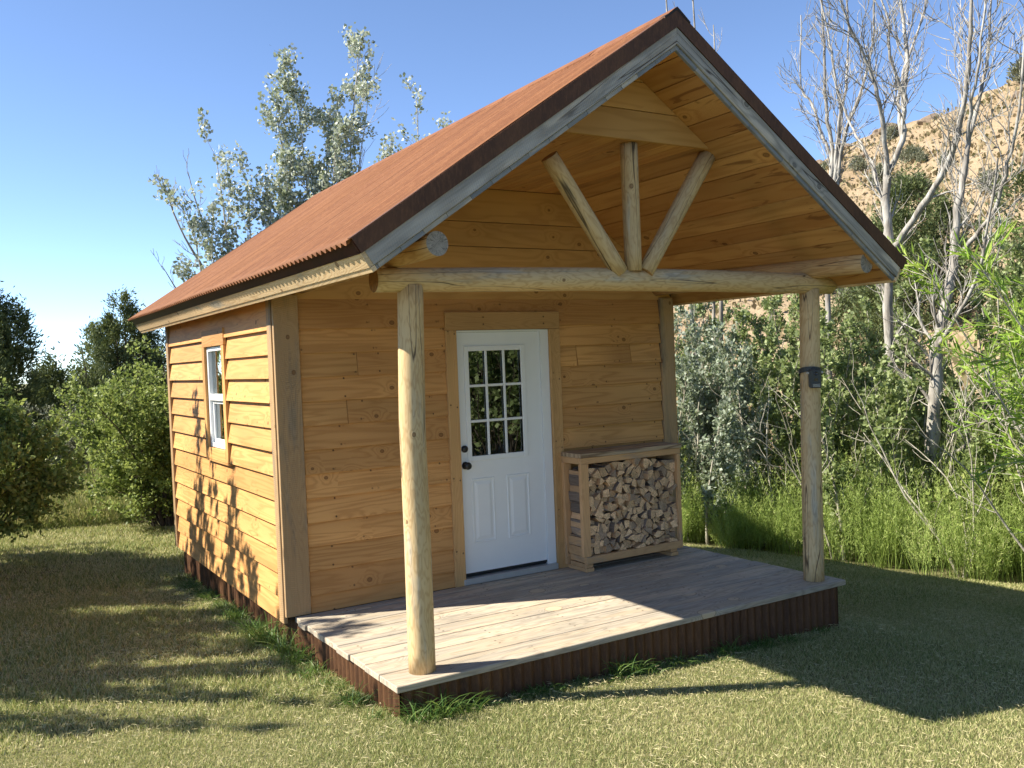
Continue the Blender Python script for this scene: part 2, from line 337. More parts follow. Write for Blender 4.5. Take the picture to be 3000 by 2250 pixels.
def npmesh(name, V, F, mat, rnd=None, smooth=False):
    V = np.asarray(V, np.float32); F = np.asarray(F, np.int32); k = F.shape[1]
    me = bpy.data.meshes.new(name); me.vertices.add(len(V)); me.vertices.foreach_set('co', V.ravel())
    me.loops.add(F.size); me.loops.foreach_set('vertex_index', F.ravel())
    me.polygons.add(len(F)); me.polygons.foreach_set('loop_start', np.arange(0, F.size, k, dtype=np.int32)); me.polygons.foreach_set('loop_total', np.full(len(F), k, np.int32))
    if smooth: me.polygons.foreach_set('use_smooth', np.ones(len(F), bool))
    if rnd is not None:
        a = me.attributes.new('rnd', 'FLOAT', 'POINT'); a.data.foreach_set('value', np.asarray(rnd, np.float32))
    me.materials.append(M[mat] if isinstance(mat, str) else mat); me.update(calc_edges=True); me.validate(); return me
def norm(a): return a / (np.linalg.norm(a, axis=1, keepdims=True) + 1e-9)
def kites(P, A, L, W, rng, up=None, upw=.0, rnd=None, mid=.45):
    """leaf quads: P base, A axis dirs, L lengths, W widths"""
    n = len(P); A = norm(A); N = rng.normal(size=(n, 3))
    if up is not None: N = N * (1 - upw) + np.asarray(up) * upw * 2
    B = norm(np.cross(A, N)); L = np.broadcast_to(L, n)[:, None]; W = np.broadcast_to(W, n)[:, None]
    V = np.stack([P, P + A * L * mid + B * W * .5, P + A * L, P + A * L * mid - B * W * .5], 1).reshape(-1, 3)
    F = np.arange(4 * n).reshape(n, 4)
    r = np.repeat(rng.random(n) if rnd is None else rnd, 4)
    return V, F, r
def tubes(polys, n=5):
    """polys: list of (points (m,3), radii (m)) -> V,F"""
    Vs, Fs = [], []; b = 0; an = np.linspace(0, 2 * np.pi, n, endpoint=False); ca, sa = np.cos(an), np.sin(an)
    for P, r in polys:
        P = np.asarray(P, float); r = np.asarray(r, float); m = len(P)
        T = np.gradient(P, axis=0); T = norm(T)
        ref = np.array([.31, .87, .38]); X = norm(np.cross(T, ref)); Y = np.cross(T, X)
        V = P[:, None, :] + r[:, None, None] * (X[:, None, :] * ca[None, :, None] + Y[:, None, :] * sa[None, :, None])
        Vs.append(V.reshape(-1, 3)); i = np.arange(m - 1)[:, None] * n; k = np.arange(n)[None, :]; k2 = (k + 1) % n
        Fs.append(np.stack([i + k, i + k2, i + n + k2, i + n + k], -1).reshape(-1, 4) + b); b += m * n
    return np.concatenate(Vs), np.concatenate(Fs)

# ------------------------------------------------------------------ terrain
def ground_z(x, y):
    x = np.asarray(x, float); y = np.asarray(y, float)
    z = -.2 - .042 * np.clip(x, -4, 4.5) - .031 * (np.clip(y, -7, 5) + 1.9)
    z = z - .12 * np.clip(x - 4.0, 0, 4.2)
    return z + .02 * np.sin(x * 1.3 + y * .7) * np.cos(y * .9)
def hill_z(x, y):
    n = (math.sin(R(98.5)), math.cos(R(98.5))); d = n[0] * (x + 2.09) + n[1] * (y + 6.76)
    al = -n[1] * (x + 2.09) + n[0] * (y + 6.76)
    t = np.clip((d - 13) / 49, 0, 1.4)
    z = -1.3 + 22.0 * (t - .10 * np.sin(t * math.pi * 1.0)) * (t < 1) + (t >= 1) * (22.0 - (t - 1) * 6)
    w_ = np.clip((d - 13) / 10, 0, 1)
    z = z + w_ * (.8 * np.sin(al * .11 + d * .05) + .45 * np.sin(al * .33 - d * .21) + .2 * np.sin(al * .9 + d * .6) + .12 * np.sin(al * 2.1 - d * 1.3))
    return z
def grid(name, xs, ys, zf, mat):
    X, Y = np.meshgrid(xs, ys); Z = zf(X, Y); nx, ny = len(xs), len(ys)
    V = np.stack([X, Y, Z], -1).reshape(-1, 3); i = np.arange(ny - 1)[:, None] * nx; j = np.arange(nx - 1)[None, :]
    F = np.stack([i + j, i + j + 1, i + nx + j + 1, i + nx + j], -1).reshape(-1, 4)
    return npmesh(name, V, F, mat, smooth=True)
t = NT('lawn_soil'); oc = t.n('TexCoord').outputs['Object']
n1 = t.noise(oc, .8, 4); n2 = t.noise(oc, 14, 4, .7); n3 = t.noise(oc, 90, 3, .7)
col = t.mix(t.sm(n1, .35, .65), c4(.17, .175, .07), c4(.31, .265, .125)); col = t.mix(t.sm(n2, .45, .65), col, c4(.33, .28, .15)); col = t.mix(t.sm(n3, .4, .65), c4(.10, .11, .045), col)
M['lawn'] = t.bsdf(col, .95, t.bump(n3, .6, .02), .1)
t = NT('dry_hillside'); oc = t.n('TexCoord').outputs['Object']
n1 = t.noise(oc, .12, 4, .6); n2 = t.noise(t.vm('MULTIPLY', oc, (1, 1, 2.2)), .7, 5, .65); n3 = t.noise(t.vm('MULTIPLY', oc, (1, 1, 1.6)), 3.2, 4, .7)
col = t.mix(t.sm(n1, .4, .6), c4(.34, .262, .17), c4(.29, .215, .135)); col = t.mix(t.sm(n2, .54, .76), col, c4(.22, .16, .10)); col = t.mix(t.sm(n3, .58, .74), col, c4(.15, .115, .075))
M['hill'] = t.bsdf(col, .95, t.bump(t.mt('ADD', n2, n3), .8, .25), .1)
xs = np.unique(np.concatenate([np.linspace(-8, 14, 90), np.linspace(-60, 60, 30), np.linspace(-900, 900, 13)]))
ys = np.unique(np.concatenate([np.linspace(-8, 14, 90), np.linspace(-60, 60, 30), np.linspace(-900, 900, 13)]))
g = link('ground', grid('ground', xs, ys, ground_z, 'lawn')); tag(g, 'mown lawn of green and straw coloured grass around the cabin', 'ground', kind='structure')
h = link('hillside', grid('hillside', np.linspace(10, 110, 160), np.linspace(-80, 160, 300), hill_z, 'hill')); tag(h, 'dry tan grass hillside with dark rock scree on the right', 'hill', kind='structure')

# ------------------------------------------------------------------ cabin
XR, PK, SL = 1.95, 4.046, .678; W, L = 3.90, 3.90; CS, SN = 1 / math.hypot(1, SL), SL / math.hypot(1, SL)
YF, YB = -2.345, 4.47
def ztop(x): return PK - SL * abs(x - XR)
def zsof(x): return ztop(x) - .237
cab = empty('cabin', (0, 0, -.3), 'small cedar sided cabin with rusty corrugated gable roof and log porch', 'cabin')
ZB = [-.049] + [-.049 + .1847 * k for k in range(1, 14)]
# left wall
m = MB()
def lap_left(y0, y1, k, ztop_=None):
    z0 = ZB[k]; z1 = (ZB[k + 1] if k + 1 < len(ZB) else z0 + .19) + .012
    z0 += rs.uniform(-.003, .003); dz = rs.uniform(-.004, .004)
    if ztop_: z1 = ztop_
    pr = rs.uniform(.040, .050); P = [(-pr, y0, z0 - dz), (-pr + .02, y0, z0 - dz), (.004, y0, z1), (-.012, y0, z1)]
    m.prism(P, (0, y1 - y0, 0), (0, 1, 0), (0, 0, 1), og=(0, 0, (z0 + z1) / 2))
WY0, WY1, WZ0, WZ1 = 1.40, 2.215, 1.05, 2.25
for k in range(13):
    z0, z1 = ZB[k], ZB[k + 1]
    if k == 12:
        lap_left(.105, 3.80, k, 2.50); continue
    if z0 > 1.0 and z0 < 2.1:
        lap_left(.105 + rs.uniform(0, .008), WY0 - .004, k); lap_left(WY1 + .004, 3.795, k)
    else: lap_left(.105 + rs.uniform(0, .008), 3.795, k)
m.build('left_siding', 'siding', cab, bevel=.002)
# front wall siding (door gap 1.393..2.535)
m = MB()
def lap_front(x0, x1, k, z1o=None):
    z0 = max(ZB[k], 0.002); z1 = ZB[k + 1] + .012 if z1o is None else z1o
    pr = rs.uniform(.036, .046); P = [(x0, -pr, z0), (x0, -pr + .018, z0), (x0, .002, z1), (x0, -.012, z1)]
    m.prism(P, (x1 - x0, 0, 0), (1, 0, 0), (0, 0, 1), og=(0, 0, (z0 + z1) / 2))
for k in range(0, 12):
    if k in (10, 8): 
        lap_front(.16, .62 if k == 10 else .52, k); lap_front(.623 if k == 10 else .523, 1.40, k)
    else: lap_front(.16, 1.40, k)
    if k == 10: lap_front(2.53, 2.73, k); lap_front(2.733, 3.35, k); lap_front(3.353, 3.715, k)
    else: lap_front(2.53, 3.715, k)
lap_front(.16, 3.715, 12, 2.40)
m.build('front_siding', 'siding', cab, bevel=.002)
m = MB(); zs = [2.392, 2.645, 2.84, 3.05, 3.335]
for i in range(4):
    z0, z1 = zs[i] + .005, zs[i + 1]; hw = lambda z: min((zsof(XR) - z) / SL, XR)
    y = -.020 if i else -.022
    m.prism([(XR - hw(z0), y, z0), (XR + hw(z0), y, z0), (XR + hw(z1), y, z1), (XR - hw(z1), y, z1)], (0, .02, 0), (1, 0, 0), (0, 0, 1), og=(0, 0, (z0 + z1) / 2))
m.build('gable_board', 'ply', cab, bevel=.002)
# inner shell
m = MB()
def core(x0, x1, y0, y1, z0, z1): m.box(((x0 + x1) / 2, (y0 + y1) / 2, (z0 + z1) / 2), (x1 - x0, 0, 0), (0, y1 - y0, 0), (0, 0, z1 - z0))
core(.005, .10, .0, 1.485, -.03, 2.46); core(.005, .10, 2.125, L, -.03, 2.46); core(.005, .10, 1.485, 2.125, -.03, 1.165); core(.005, .10, 1.485, 2.125, 2.105, 2.46)
core(.10, 1.47, .0, .09, -.03, 2.44); core(2.44, W - .1, .0, .09, -.03, 2.44); core(1.47, 2.44, .0, .09, 2.16, 2.44)
core(W - .1, W, .0, L, -.03, 2.46); core(.10, W - .1, L - .1, L, -.03, 2.46); core(.1, W - .1, .09, L - .1, -.03, -.005)
m.prism([(.1, L - .1, 2.46), (W - .1, L - .1, 2.46), (XR, L - .1, 3.80)], (0, .1, 0), (1, 0, 0), (0, 0, 1))
m.prism([(.03, .0, 2.44), (W - .03, .0, 2.44), (XR, .0, 3.79)], (0, .08, 0), (1, 0, 0), (0, 0, 1))
m.build('wall_core', 'inside', cab)
m = MB(); z = -.04
while z < 2.3:
    m.box((W + .014, L / 2, z + .09), (0, L, 0), (0, 0, .18), (.02, 0, 0)); m.box((W / 2, L + .014, z + .09), (W, 0, 0), (0, 0, .18), (0, .02, 0)); z += .184
m.build('rear_siding', 'siding', cab)
# corner boards
m = MB()
m.box((-.030, .051, 1.20), (0, 0, 2.50), (0, .102, 0), (.032, 0, 0)); m.build('corner_board', 'trim', cab, bevel=.003)
m = MB(); m.box((.058, -.032, 1.215), (0, 0, 2.42), (.194, 0, 0), (0, .034, 0)); m.build('corner_board', 'trim', cab, bevel=.003)
m = MB(); m.box((-.030, 3.845, 1.20), (0, 0, 2.50), (0, .10, 0), (.044, 0, 0)); m.build('corner_board', 'trim', cab, bevel=.003)
m = MB(); m.box((3.80, -.028, 1.21), (0, 0, 2.41), (.16, 0, 0), (0, .03, 0)); m.build('corner_board', 'trim', cab, bevel=.003)
# window
win = bpy.data.objects.new('window', None); C.objects.link(win); win.parent = cab; win.location = Vector((0, 1.8, 1.6)) - wloc(cab)
m = MB()
def ybar(y0, y1, z0, z1, x, th): m.box((x, (y0 + y1) / 2, (z0 + z1) / 2), (0, 0, z1 - z0) if z1 - z0 > y1 - y0 else (0, y1 - y0, 0), (0, y1 - y0, 0) if z1 - z0 > y1 - y0 else (0, 0, z1 - z0), (th, 0, 0))
ybar(1.488, 1.525, 1.168, 2.103, .004, .06); ybar(2.083, 2.122, 1.168, 2.103, .004, .06); ybar(1.525, 2.083, 2.063, 2.103, .004, .058); ybar(1.525, 2.083, 1.168, 1.208, .004, .058); ybar(1.525, 2.083, 1.605, 1.665, .004, .056)
m.build('window_frame', 'vinyl', win, bevel=.003)
m = MB(); ybar(1.525, 1.560, 1.208, 1.605, .016, .03); ybar(2.048, 2.083, 1.208, 1.605, .016, .03); ybar(1.56, 2.048, 1.575, 1.605, .016, .029); ybar(1.56, 2.048, 1.208, 1.243, .016, .029)
m.build('sash', 'vinyl', win, bevel=.002)
m = MB(); ybar(1.525, 2.083, 1.665, 2.063, .012, .004); m.build('window_pane', 'glass', win)
m = MB(); ybar(1.56, 2.048, 1.243, 1.575, .020, .004); m.build('window_pane', 'glass', win)
for nm_, a in (('window_trim', (1.398, 1.487, 1.057, 2.103)), ('window_trim', (2.124, 2.212, 1.057, 2.103)), ('window_trim', (1.398, 2.190, 2.106, 2.258)), ('window_trim', (1.49, 2.121, 1.057, 1.165))):
    m = MB(); ybar(*a, -.037, .030); m.build(nm_, 'siding', win, bevel=.002)
m = MB(); ybar(1.36, 2.19, 1.038, 1.054, -.034, .040); m.build('window_sill', 'siding', win, bevel=.002)
# door
door = bpy.data.objects.new('door', None); C.objects.link(door); door.parent = cab; door.location = Vector((1.92, 0, .09)) - wloc(cab)
DX0, DX1, DZ0, DZ1 = 1.500, 2.345, .088, 2.118; GX0, GX1, GZ0, GZ1 = 1.60, 2.165, 1.048, 1.985
m = MB()
def xb(x0, x1, z0, z1, y, th): m.box(((x0 + x1) / 2, y, (z0 + z1) / 2), (x1 - x0, 0, 0), (0, 0, z1 - z0), (0, th, 0))
yd = .018
xb(DX0, GX0, DZ0, DZ1, yd, .04); xb(GX1, DX1, DZ0, DZ1, yd, .04); xb(GX0, GX1, GZ1, DZ1, yd, .04); xb(GX0, GX1, DZ0, GZ0, yd, .04)
m.build('door_slab', 'white', door)
m = MB(); e = .032
for a in ((GX0 - .02, GX0 + e - .008, GZ0 - .02, GZ1 + .02), (GX1 - e + .008, GX1 + .02, GZ0 - .02, GZ1 + .02), (GX0 + e - .008, GX1 - e + .008, GZ1 - e + .008, GZ1 + .02), (GX0 + e - .008, GX1 - e + .008, GZ0 - .02, GZ0 + e - .008)): xb(*a, -.006, .014)
gx = [GX0 + .018 + i * (GX1 - GX0 - .036) / 3 for i in range(4)]; gz = [GZ0 + .018 + i * (GZ1 - GZ0 - .036) / 3 for i in range(4)]
for i in (1, 2): xb(gx[i] - .011, gx[i] + .011, GZ0 + .024, GZ1 - .024, -.001, .016)
for i in (1, 2):
    for j in range(3): xb(gx[j] + (.011 if j else .008), gx[j + 1] - (.011 if j < 2 else .008), gz[i] - .011, gz[i] + .011, -.001, .015)
m.build('window_grille', 'white', door, bevel=.004)
for j in range(3):
    for i in range(3):
        m = MB(); xb(gx[j] + .004, gx[j + 1] - .004, gz[i] + .004, gz[i + 1] - .004, .0155, .003); m.build('door_pane', 'glass', door)
for a, b in ((1.608, 1.832), (1.957, 2.187)):
    m = MB(); z0, z1 = .332, .882
    for q in ((a, a + .018, z0, z1), (b - .018, b, z0, z1), (a + .018, b - .018, z1 - .018, z1), (a + .018, b - .018, z0, z0 + .018)): xb(*q, -.003, .010)
    P0 = [(a + .03, -.0025, z0 + .03), (b - .03, -.0025, z0 + .03), (b - .03, -.0025, z1 - .03), (a + .03, -.0025, z1 - .03)]; P1 = [(a + .055, -.009, z0 + .055), (b - .055, -.009, z0 + .055), (b - .055, -.009, z1 - .055), (a + .055, -.009, z1 - .055)]
    o0 = len(m.V); m.V += [Vector(p) for p in P0 + P1]; z4 = [(0, 0, 0)] * 4
    for i in range(4): j = (i + 1) % 4; m.face([o0 + i, o0 + j, o0 + 4 + j, o0 + 4 + i], z4)
    m.face([o0 + 4, o0 + 5, o0 + 6, o0 + 7], z4)
    m.build('door_panel', 'white', door, bevel=.004)
def lathe(name, mat, c, prof, parent, ax=(0, -1, 0), n=24):
    m = MB(); c = Vector(c); ax = Vector(ax).normalized(); x = ax.orthogonal().normalized(); y = ax.cross(x)
    for r_, h_ in prof:
        for k in range(n): a = 2 * math.pi * k / n; m.V.append(c + ax * h_ + x * r_ * math.cos(a) + y * r_ * math.sin(a))
    z4 = [(0, 0, 0)] * 4
    for i in range(len(prof) - 1):
        for k in range(n): k2 = (k + 1) % n; m.face([i * n + k, i * n + k2, (i + 1) * n + k2, (i + 1) * n + k], z4)
    m.face([(len(prof) - 1) * n + k for k in range(n)], [(0, 0, 0)] * n)
    return m.build(name, mat, parent, smooth=True)
lathe('door_knob', 'black', (1.555, -.002, 1.0), [(.032, 0), (.032, .008), (.014, .012), (.012, .03), (.026, .04), (.032, .054), (.028, .066), (.014, .072)], door)
lathe('deadbolt', 'black', (1.553, -.002, 1.14), [(.030, 0), (.030, .012), (.024, .022), (.008, .025)], door)
m = MB(); xb(DX0 + .002, DX1 - .002, .067, .0875, .015, .03); m.build('door_sweep', 'rubber', door)
for a in ((1.478, 1.498, .05, 2.135), (2.347, 2.432, .05, 2.135)):
    m = MB(); xb(*a, .0, .03 if a[0] < 2 else .035); m.build('door_jamb', 'white', door)
m = MB(); xb(1.498, 2.347, 2.120, 2.136, .0, .03); m.build('door_jamb', 'white', door)
m = MB(); m.box((1.95, -.005, .028), (.95, 0, 0), (0, .11, 0), (0, 0, .05)); m.build('threshold', 'alum', door, bevel=.004)
m = MB(); m.box((1.446, -.036, 1.069), (0, 0, 2.136), (.10, 0, 0), (0, .035, 0)); m.build('door_casing', 'casing', cab, bevel=.003)
m = MB(); m.box((2.483, -.036, 1.069), (0, 0, 2.136), (.104, 0, 0), (0, .035, 0)); m.build('door_casing', 'casing', cab, bevel=.003)
m = MB(); m.box((1.964, -.038, 2.214), (1.14, 0, 0), (0, 0, .15), (0, .036, 0)); m.build('door_casing', 'casing', cab, bevel=.003)
# deck
m = MB(); sm_ = [-.035, -.159, -.309, -.459, -.682, -.805, -.935, -1.045, -1.159, -1.29, -1.418, -1.535, -1.649, -1.915]
sm_ = [-.036, -.160, -.320, -.470, -.675, -.935, -1.160, -1.415, -1.650, -1.915]
for i in range(len(sm_) - 1):
    y0, y1 = sm_[i + 1] + .008, sm_[i] - .003; x0 = .02 + rs.uniform(-.012, .012); x1 = 3.925 + rs.uniform(-.01, .01)
    if i == len(sm_) - 2: x1 = 3.955
    zz = rs.uniform(-.002, .0015)
    m.box(((x0 + x1) / 2, (y0 + y1) / 2, -.020 + zz), (x1 - x0, 0, 0), (0, y1 - y0, 0), (0, 0, .040))
m.build('deck_planking', 'deck', cab, bevel=.004)
m = MB()
m.box((1.96, -1.855, -.11), (3.80, 0, 0), (0, 0, .13), (0, .035, 0)); m.box((.085, -.95, -.11), (0, 1.76, 0), (0, 0, .13), (.035, 0, 0)); m.box((3.84, -.95, -.11), (0, 1.76, 0), (0, 0, .13), (.035, 0, 0))
m.build('rim_joist', 'eavedark', cab)
def corr_sheet(p0, du, length, dz_top, dz_bot, nrm, pitch=.076, amp=.013):
    """vertical corrugated skirting along du from p0; heights are functions of distance"""
    n = int(length / pitch * 8); p0 = Vector(p0); du = Vector(du); nrm = Vector(nrm); V = []; F = []
    for i in range(n + 1):
        s_ = length * i / n; o_ = p0 + du * s_ + nrm * (amp * math.sin(2 * math.pi * s_ / pitch))
        V.append((o_.x, o_.y, dz_top)); V.append((o_.x, o_.y, float(ground_z(o_.x, o_.y)) + dz_bot))
    for i in range(n): F.append((2 * i, 2 * i + 2, 2 * i + 3, 2 * i + 1))
    return V, F
for p0, du, ln, nr in (((.055, -1.885, 0), (1, 0, 0), 3.83, (0, 1, 0)), ((.045, -1.88, 0), (0, 1, 0), 5.78, (1, 0, 0)), ((3.885, -1.88, 0), (0, 1, 0), 5.78, (1, 0, 0))):
    V, F = corr_sheet(p0, du, ln, -.042, -.06, nr); o = link('skirting', npmesh('skirting', V, F, 'skirt', smooth=True), cab)
# porch logs
def lg(name, path, rad, parent=cab, mats=('log', 'endtan'), wob=.02, n=28, sub=6, seed=None):
    m = MB(); m.tube(path, rad, n, 0, 1, wob=wob, sub=sub, seed=seed); return m.build(name, mats, parent, smooth=True)
lg('porch_post', [(.266, -1.737, .0), (.270, -1.74, .8), (.268, -1.738, 1.5), (.290, -1.742, 2.342)], [.083, .081, .079, .078])
lg('porch_post', [(3.775, -1.74, .0), (3.790, -1.74, 1.2), (3.825, -1.742, 2.345)], [.083, .080, .077], seed=.23)
lg('porch_beam', [(.055, -1.74, 2.372), (.5, -1.74, 2.380), (1.6, -1.74, 2.398), (2.8, -1.74, 2.402), (4.06, -1.74, 2.392)], [.072, .076, .080, .082, .083], mats=('log', 'endamber'), seed=.61)
lg('purlin_log', [(.200, -2.30, 2.520), (.195, -1.0, 2.52), (.195, -.02, 2.52)], [.068, .078, .082], mats=('logamber', 'endgray'))
lg('purlin_log', [(3.835, -2.28, 2.500), (3.76, -1.0, 2.512), (3.71, -.02, 2.52)], [.076, .082, .084], mats=('logamber', 'endgray'))
lg('king_post', [(1.987, -1.78, 2.455), (1.984, -1.78, 3.336)], [.060, .062], mats=('log', 'endtan'))
lg('brace_log', [(1.862, -1.785, 2.445), (1.30, -1.80, 3.19)], [.061, .060])
lg('brace_log', [(2.085, -1.785, 2.445), (2.70, -1.80, 3.31)], [.058, .066])
# loft infill boards and flat ceiling
m = MB(); zs = [3.333, 3.538, 3.735, 3.808]
for i in range(3):
    z0, z1 = zs[i] + .005, zs[i + 1]; hw = lambda z: max((zsof(XR) - z) / SL, .0)
    P = [(XR - hw(z0), -1.885, z0), (XR + hw(z0), -1.885, z0), (XR + hw(z1), -1.885, z1), (XR - hw(z1), -1.885, z1)]
    m.prism(P, (0, .022, 0), (1, 0, 0), (0, 0, 1), og=(0, 0, (z0 + z1) / 2))
m.build('gable_infill', 'ply', cab, bevel=.002)
m = MB(); x = 1.27
while x < 2.63:
    m.box((x + .07, -.94, 3.347), (0, 1.84, 0), (.137, 0, 0), (0, 0, .018)); x += .14
m.build('porch_ceiling', 'soffit', cab, bevel=.003)
# soffit boards (run along y)
for sg in (-1, 1):
    m = MB(); dn = Vector((sg * CS, 0, -SN)); nn = Vector((sg * SN, 0, CS)); s0 = .0; tot = 2.25 / CS - .005; i = 0
    while s0 < tot - .02:
        wd = min(.182, tot - s0); c = Vector((XR, 0, PK)) + dn * (s0 + wd / 2) - nn * (.150 + .0225)
        m.box((c.x, (YF + .035 + YB) / 2, c.z), (0, YB - YF - .035, 0), dn * (wd - .006), nn * .045); s0 += wd
    m.build('soffit', ['soffit'], cab, bevel=.002)
# rake boards, front and rear
def slope_poly(sg, y, d0, d1, s1, s0=0.):
    """band below the roof top plane between perpendicular depths d0,d1, from ridge to slope length s1, square cut at the eave"""
    dn = Vector((sg * CS, 0, -SN)); nn = Vector((sg * SN, 0, CS)); a = Vector((XR, y, PK))
    return [a + Vector((0, 0, -d0 / CS)), a + dn * s1 - nn * d0, a + dn * s1 - nn * d1, a + Vector((0, 0, -d1 / CS))]
SE_ = 2.25 / CS
for y0, ydir in ((YF, 1), (YB, -1)):
    for sg in (-1, 1):
        dn = Vector((sg * CS, 0, -SN)); nn = Vector((sg * SN, 0, CS))
        m = MB(); P = slope_poly(sg, y0, .078, .168, SE_ - .012); m.prism(P, (0, .036 * ydir, 0), dn, nn, og=P[0] - nn * .06); m.build('rake_board', 'grayboard', cab, bevel=.003)
        m = MB(); s0 = .0
        while s0 < SE_ - .03:
            wd = rs.uniform(.15, .2); s1 = min(s0 + wd, SE_ - .005); a = Vector((XR, y0 + .012 * ydir, PK)) + dn * s0; b = Vector((XR, y0 + .012 * ydir, PK)) + dn * s1
            a1 = a - nn * .170; b1 = b - nn * .170; b2 = b - nn * .197; a2 = a - nn * .197
            if s0 == 0: a1 = Vector((XR, y0 + .012 * ydir, PK - .170 / CS)); a2 = Vector((XR, y0 + .012 * ydir, PK - .197 / CS))
            m.prism([a1, b1 - dn * .002, b2 - dn * .002, a2], (0, .024 * ydir, 0), dn, nn); s0 = s1
        m.build('soffit_board_ends', 'grayend', cab, bevel=.0015)
        m = MB(); P = slope_poly(sg, y0 - .004 * ydir, -.012, .080, SE_ + .012); m.prism(P, (0, -.004 * ydir, 0), dn, nn)
        P = slope_poly(sg, y0 - .004 * ydir, -.016, -.0125, SE_ + .012); m.prism(P, (0, .05 * ydir, 0), dn, nn)
        m.build('rake_flashing', 'rusttrim', cab)
# eave boards
for sg in (-1, 1):
    dn = Vector((sg * CS, 0, -SN)); nn = Vector((sg * SN, 0, CS)); e0 = Vector((XR, (YF + YB) / 2, PK)) + dn * SE_
    ln = YB - YF - .01
    m = MB(); c = e0 - nn * .1225 + dn * .0; m.box(c, (0, ln, 0), nn * .089, dn * .03); m.build('eave_fascia', 'fascia', cab, bevel=.002)
    m = MB(); c = e0 - nn * .1825 - dn * .003; m.box(c, (0, ln, 0), nn * .028, dn * .03); m.build('eave_fascia', 'fascia', cab, bevel=.002)
    m = MB(); c = e0 - nn * .040 + dn * .006; m.box(c, (0, ln, 0), nn * .072, dn * .018); c = e0 - nn * .0765 + dn * .0125; m.box(c, (0, ln, 0), nn * .004, dn * .012); m.build('eave_flashing', 'eavedark', cab)
# roof sheets
for sg in (-1, 1):
    pitch = .076; ny = int((YB - YF + .0) / pitch * 8); nx = 24; ys_ = np.linspace(YF + .004, YB + .02, ny + 1); ss = np.linspace(.0, SE_ + .040, nx + 1)
    S_, Y_ = np.meshgrid(ss, ys_); rngR = np.random.default_rng(3)
    amp = .0125 * np.sin(2 * np.pi * Y_ / pitch) - .004 * (((Y_ + 9) % .61) < .03)
    wv = .004 * np.sin(S_ * 2.1 + Y_ * .6) + .003 * np.sin(Y_ * 1.7)
    off = amp + wv + .004
    X_ = XR + sg * (CS * S_ + SN * off); Z_ = PK - SN * S_ + CS * off
    V = np.stack([X_, Y_, Z_], -1).reshape(-1, 3); n_ = nx + 1; i = np.arange(ny)[:, None] * n_; j = np.arange(nx)[None, :]
    F = np.stack([i + j, i + j + 1, i + n_ + j + 1, i + n_ + j], -1).reshape(-1, 4)
    o = link('roof_sheet', npmesh('roof_sheet', V, F if sg > 0 else F[:, ::-1], 'roof', smooth=True), cab)
    so = o.modifiers.new('thick', 'SOLIDIFY'); so.thickness = .0012
# ridge cap
m = MB(); ys_ = np.arange(YF - .012, YB + .03, .4); ys_ = list(ys_) + [YB + .02]
for k in range(len(ys_) - 1):
    for sg in (-1, 1):
        dn = Vector((sg * CS, 0, -SN)); nn = Vector((sg * SN, 0, CS)); a = Vector((XR, ys_[k], PK + .030)); wob = .003 * math.sin(k * 1.9)
        p = [a, a + dn * .035, a + dn * .135 - nn * (.006 + wob), a + dn * .140 - nn * .016]
        for i in range(3):
            o0 = len(m.V); D = Vector((0, ys_[k + 1] - ys_[k], 0)); m.V += [p[i], p[i + 1], p[i + 1] + D, p[i] + D, p[i] - nn * .002, p[i + 1] - nn * .002, p[i + 1] + D - nn * .002, p[i] + D - nn * .002]
            z4 = [(0, 0, 0)] * 4
            m.face([o0, o0 + 1, o0 + 2, o0 + 3], z4); m.face([o0 + 7, o0 + 6, o0 + 5, o0 + 4], z4); m.face([o0, o0 + 4, o0 + 5, o0 + 1], z4); m.face([o0 + 2, o0 + 6, o0 + 7, o0 + 3], z4)
m.build('ridge_cap', 'roof', cab)
m = MB()
for sg in (-1, 1):
    dn = Vector((sg * CS, 0, -SN)); a = Vector((XR, YF - .01, PK + .026)); P = [a, a + dn * .13 , a + dn * .13 - Vector((0, 0, .018)), a - Vector((0, 0, .018))]; m.prism(P, (0, .05, 0), dn, (0, 0, 1))
m.build('ridge_end_closure', 'rubber', cab)
# end block in the notch of the left eave
for x_, sg in ((0, -1), (0, 1)):
    dn = Vector((sg * CS, 0, -SN)); nn = Vector((sg * SN, 0, CS)); c = Vector((XR, YF + .02, PK)) + dn * (SE_ - .002) - nn * .128
    m = MB(); m.box(c + Vector((0, .014, 0)), nn * .085, dn * .03, (0, .03, 0)); m.build('rake_end_block', 'grayend', cab)

# ------------------------------------------------------------------ firewood rack and firewood
rack = empty('firewood_rack', (3.08, -.18, 0), 'wooden firewood rack with weathered plank top beside the white door', 'rack')
X0, X1, Y0, Y1, Z0, Z1 = 2.50, 3.64, -.345, -.045, .07, 1.0
def rb(name, x0, x1, y0, y1, z0, z1, mat='rack'):
    m = MB(); d = [x1 - x0, y1 - y0, z1 - z0]; ax = [(d[0], 0, 0), (0, d[1], 0), (0, 0, d[2])]; o_ = sorted(range(3), key=lambda i: -d[i])
    m.box(((x0 + x1) / 2, (y0 + y1) / 2, (z0 + z1) / 2), ax[o_[0]], ax[o_[1]], ax[o_[2]]); return m.build(name, mat, rack, bevel=.003)
rb('top_plank', X0 - .005, X1 + .012, Y0 - .012, Y1 + .006, Z1, Z1 + .038, 'racktop')
rb('top_rail', X0, X1, Y0, Y0 + .038, Z1 - .055, Z1 - .001); rb('top_rail', X0, X1, Y1 - .038, Y1, Z1 - .055, Z1 - .001)
for sx in (X0 + .002, X1 - .04): rb('top_rail', sx, sx + .038, Y0 + .039, Y1 - .039, Z1 - .055, Z1 - .001)
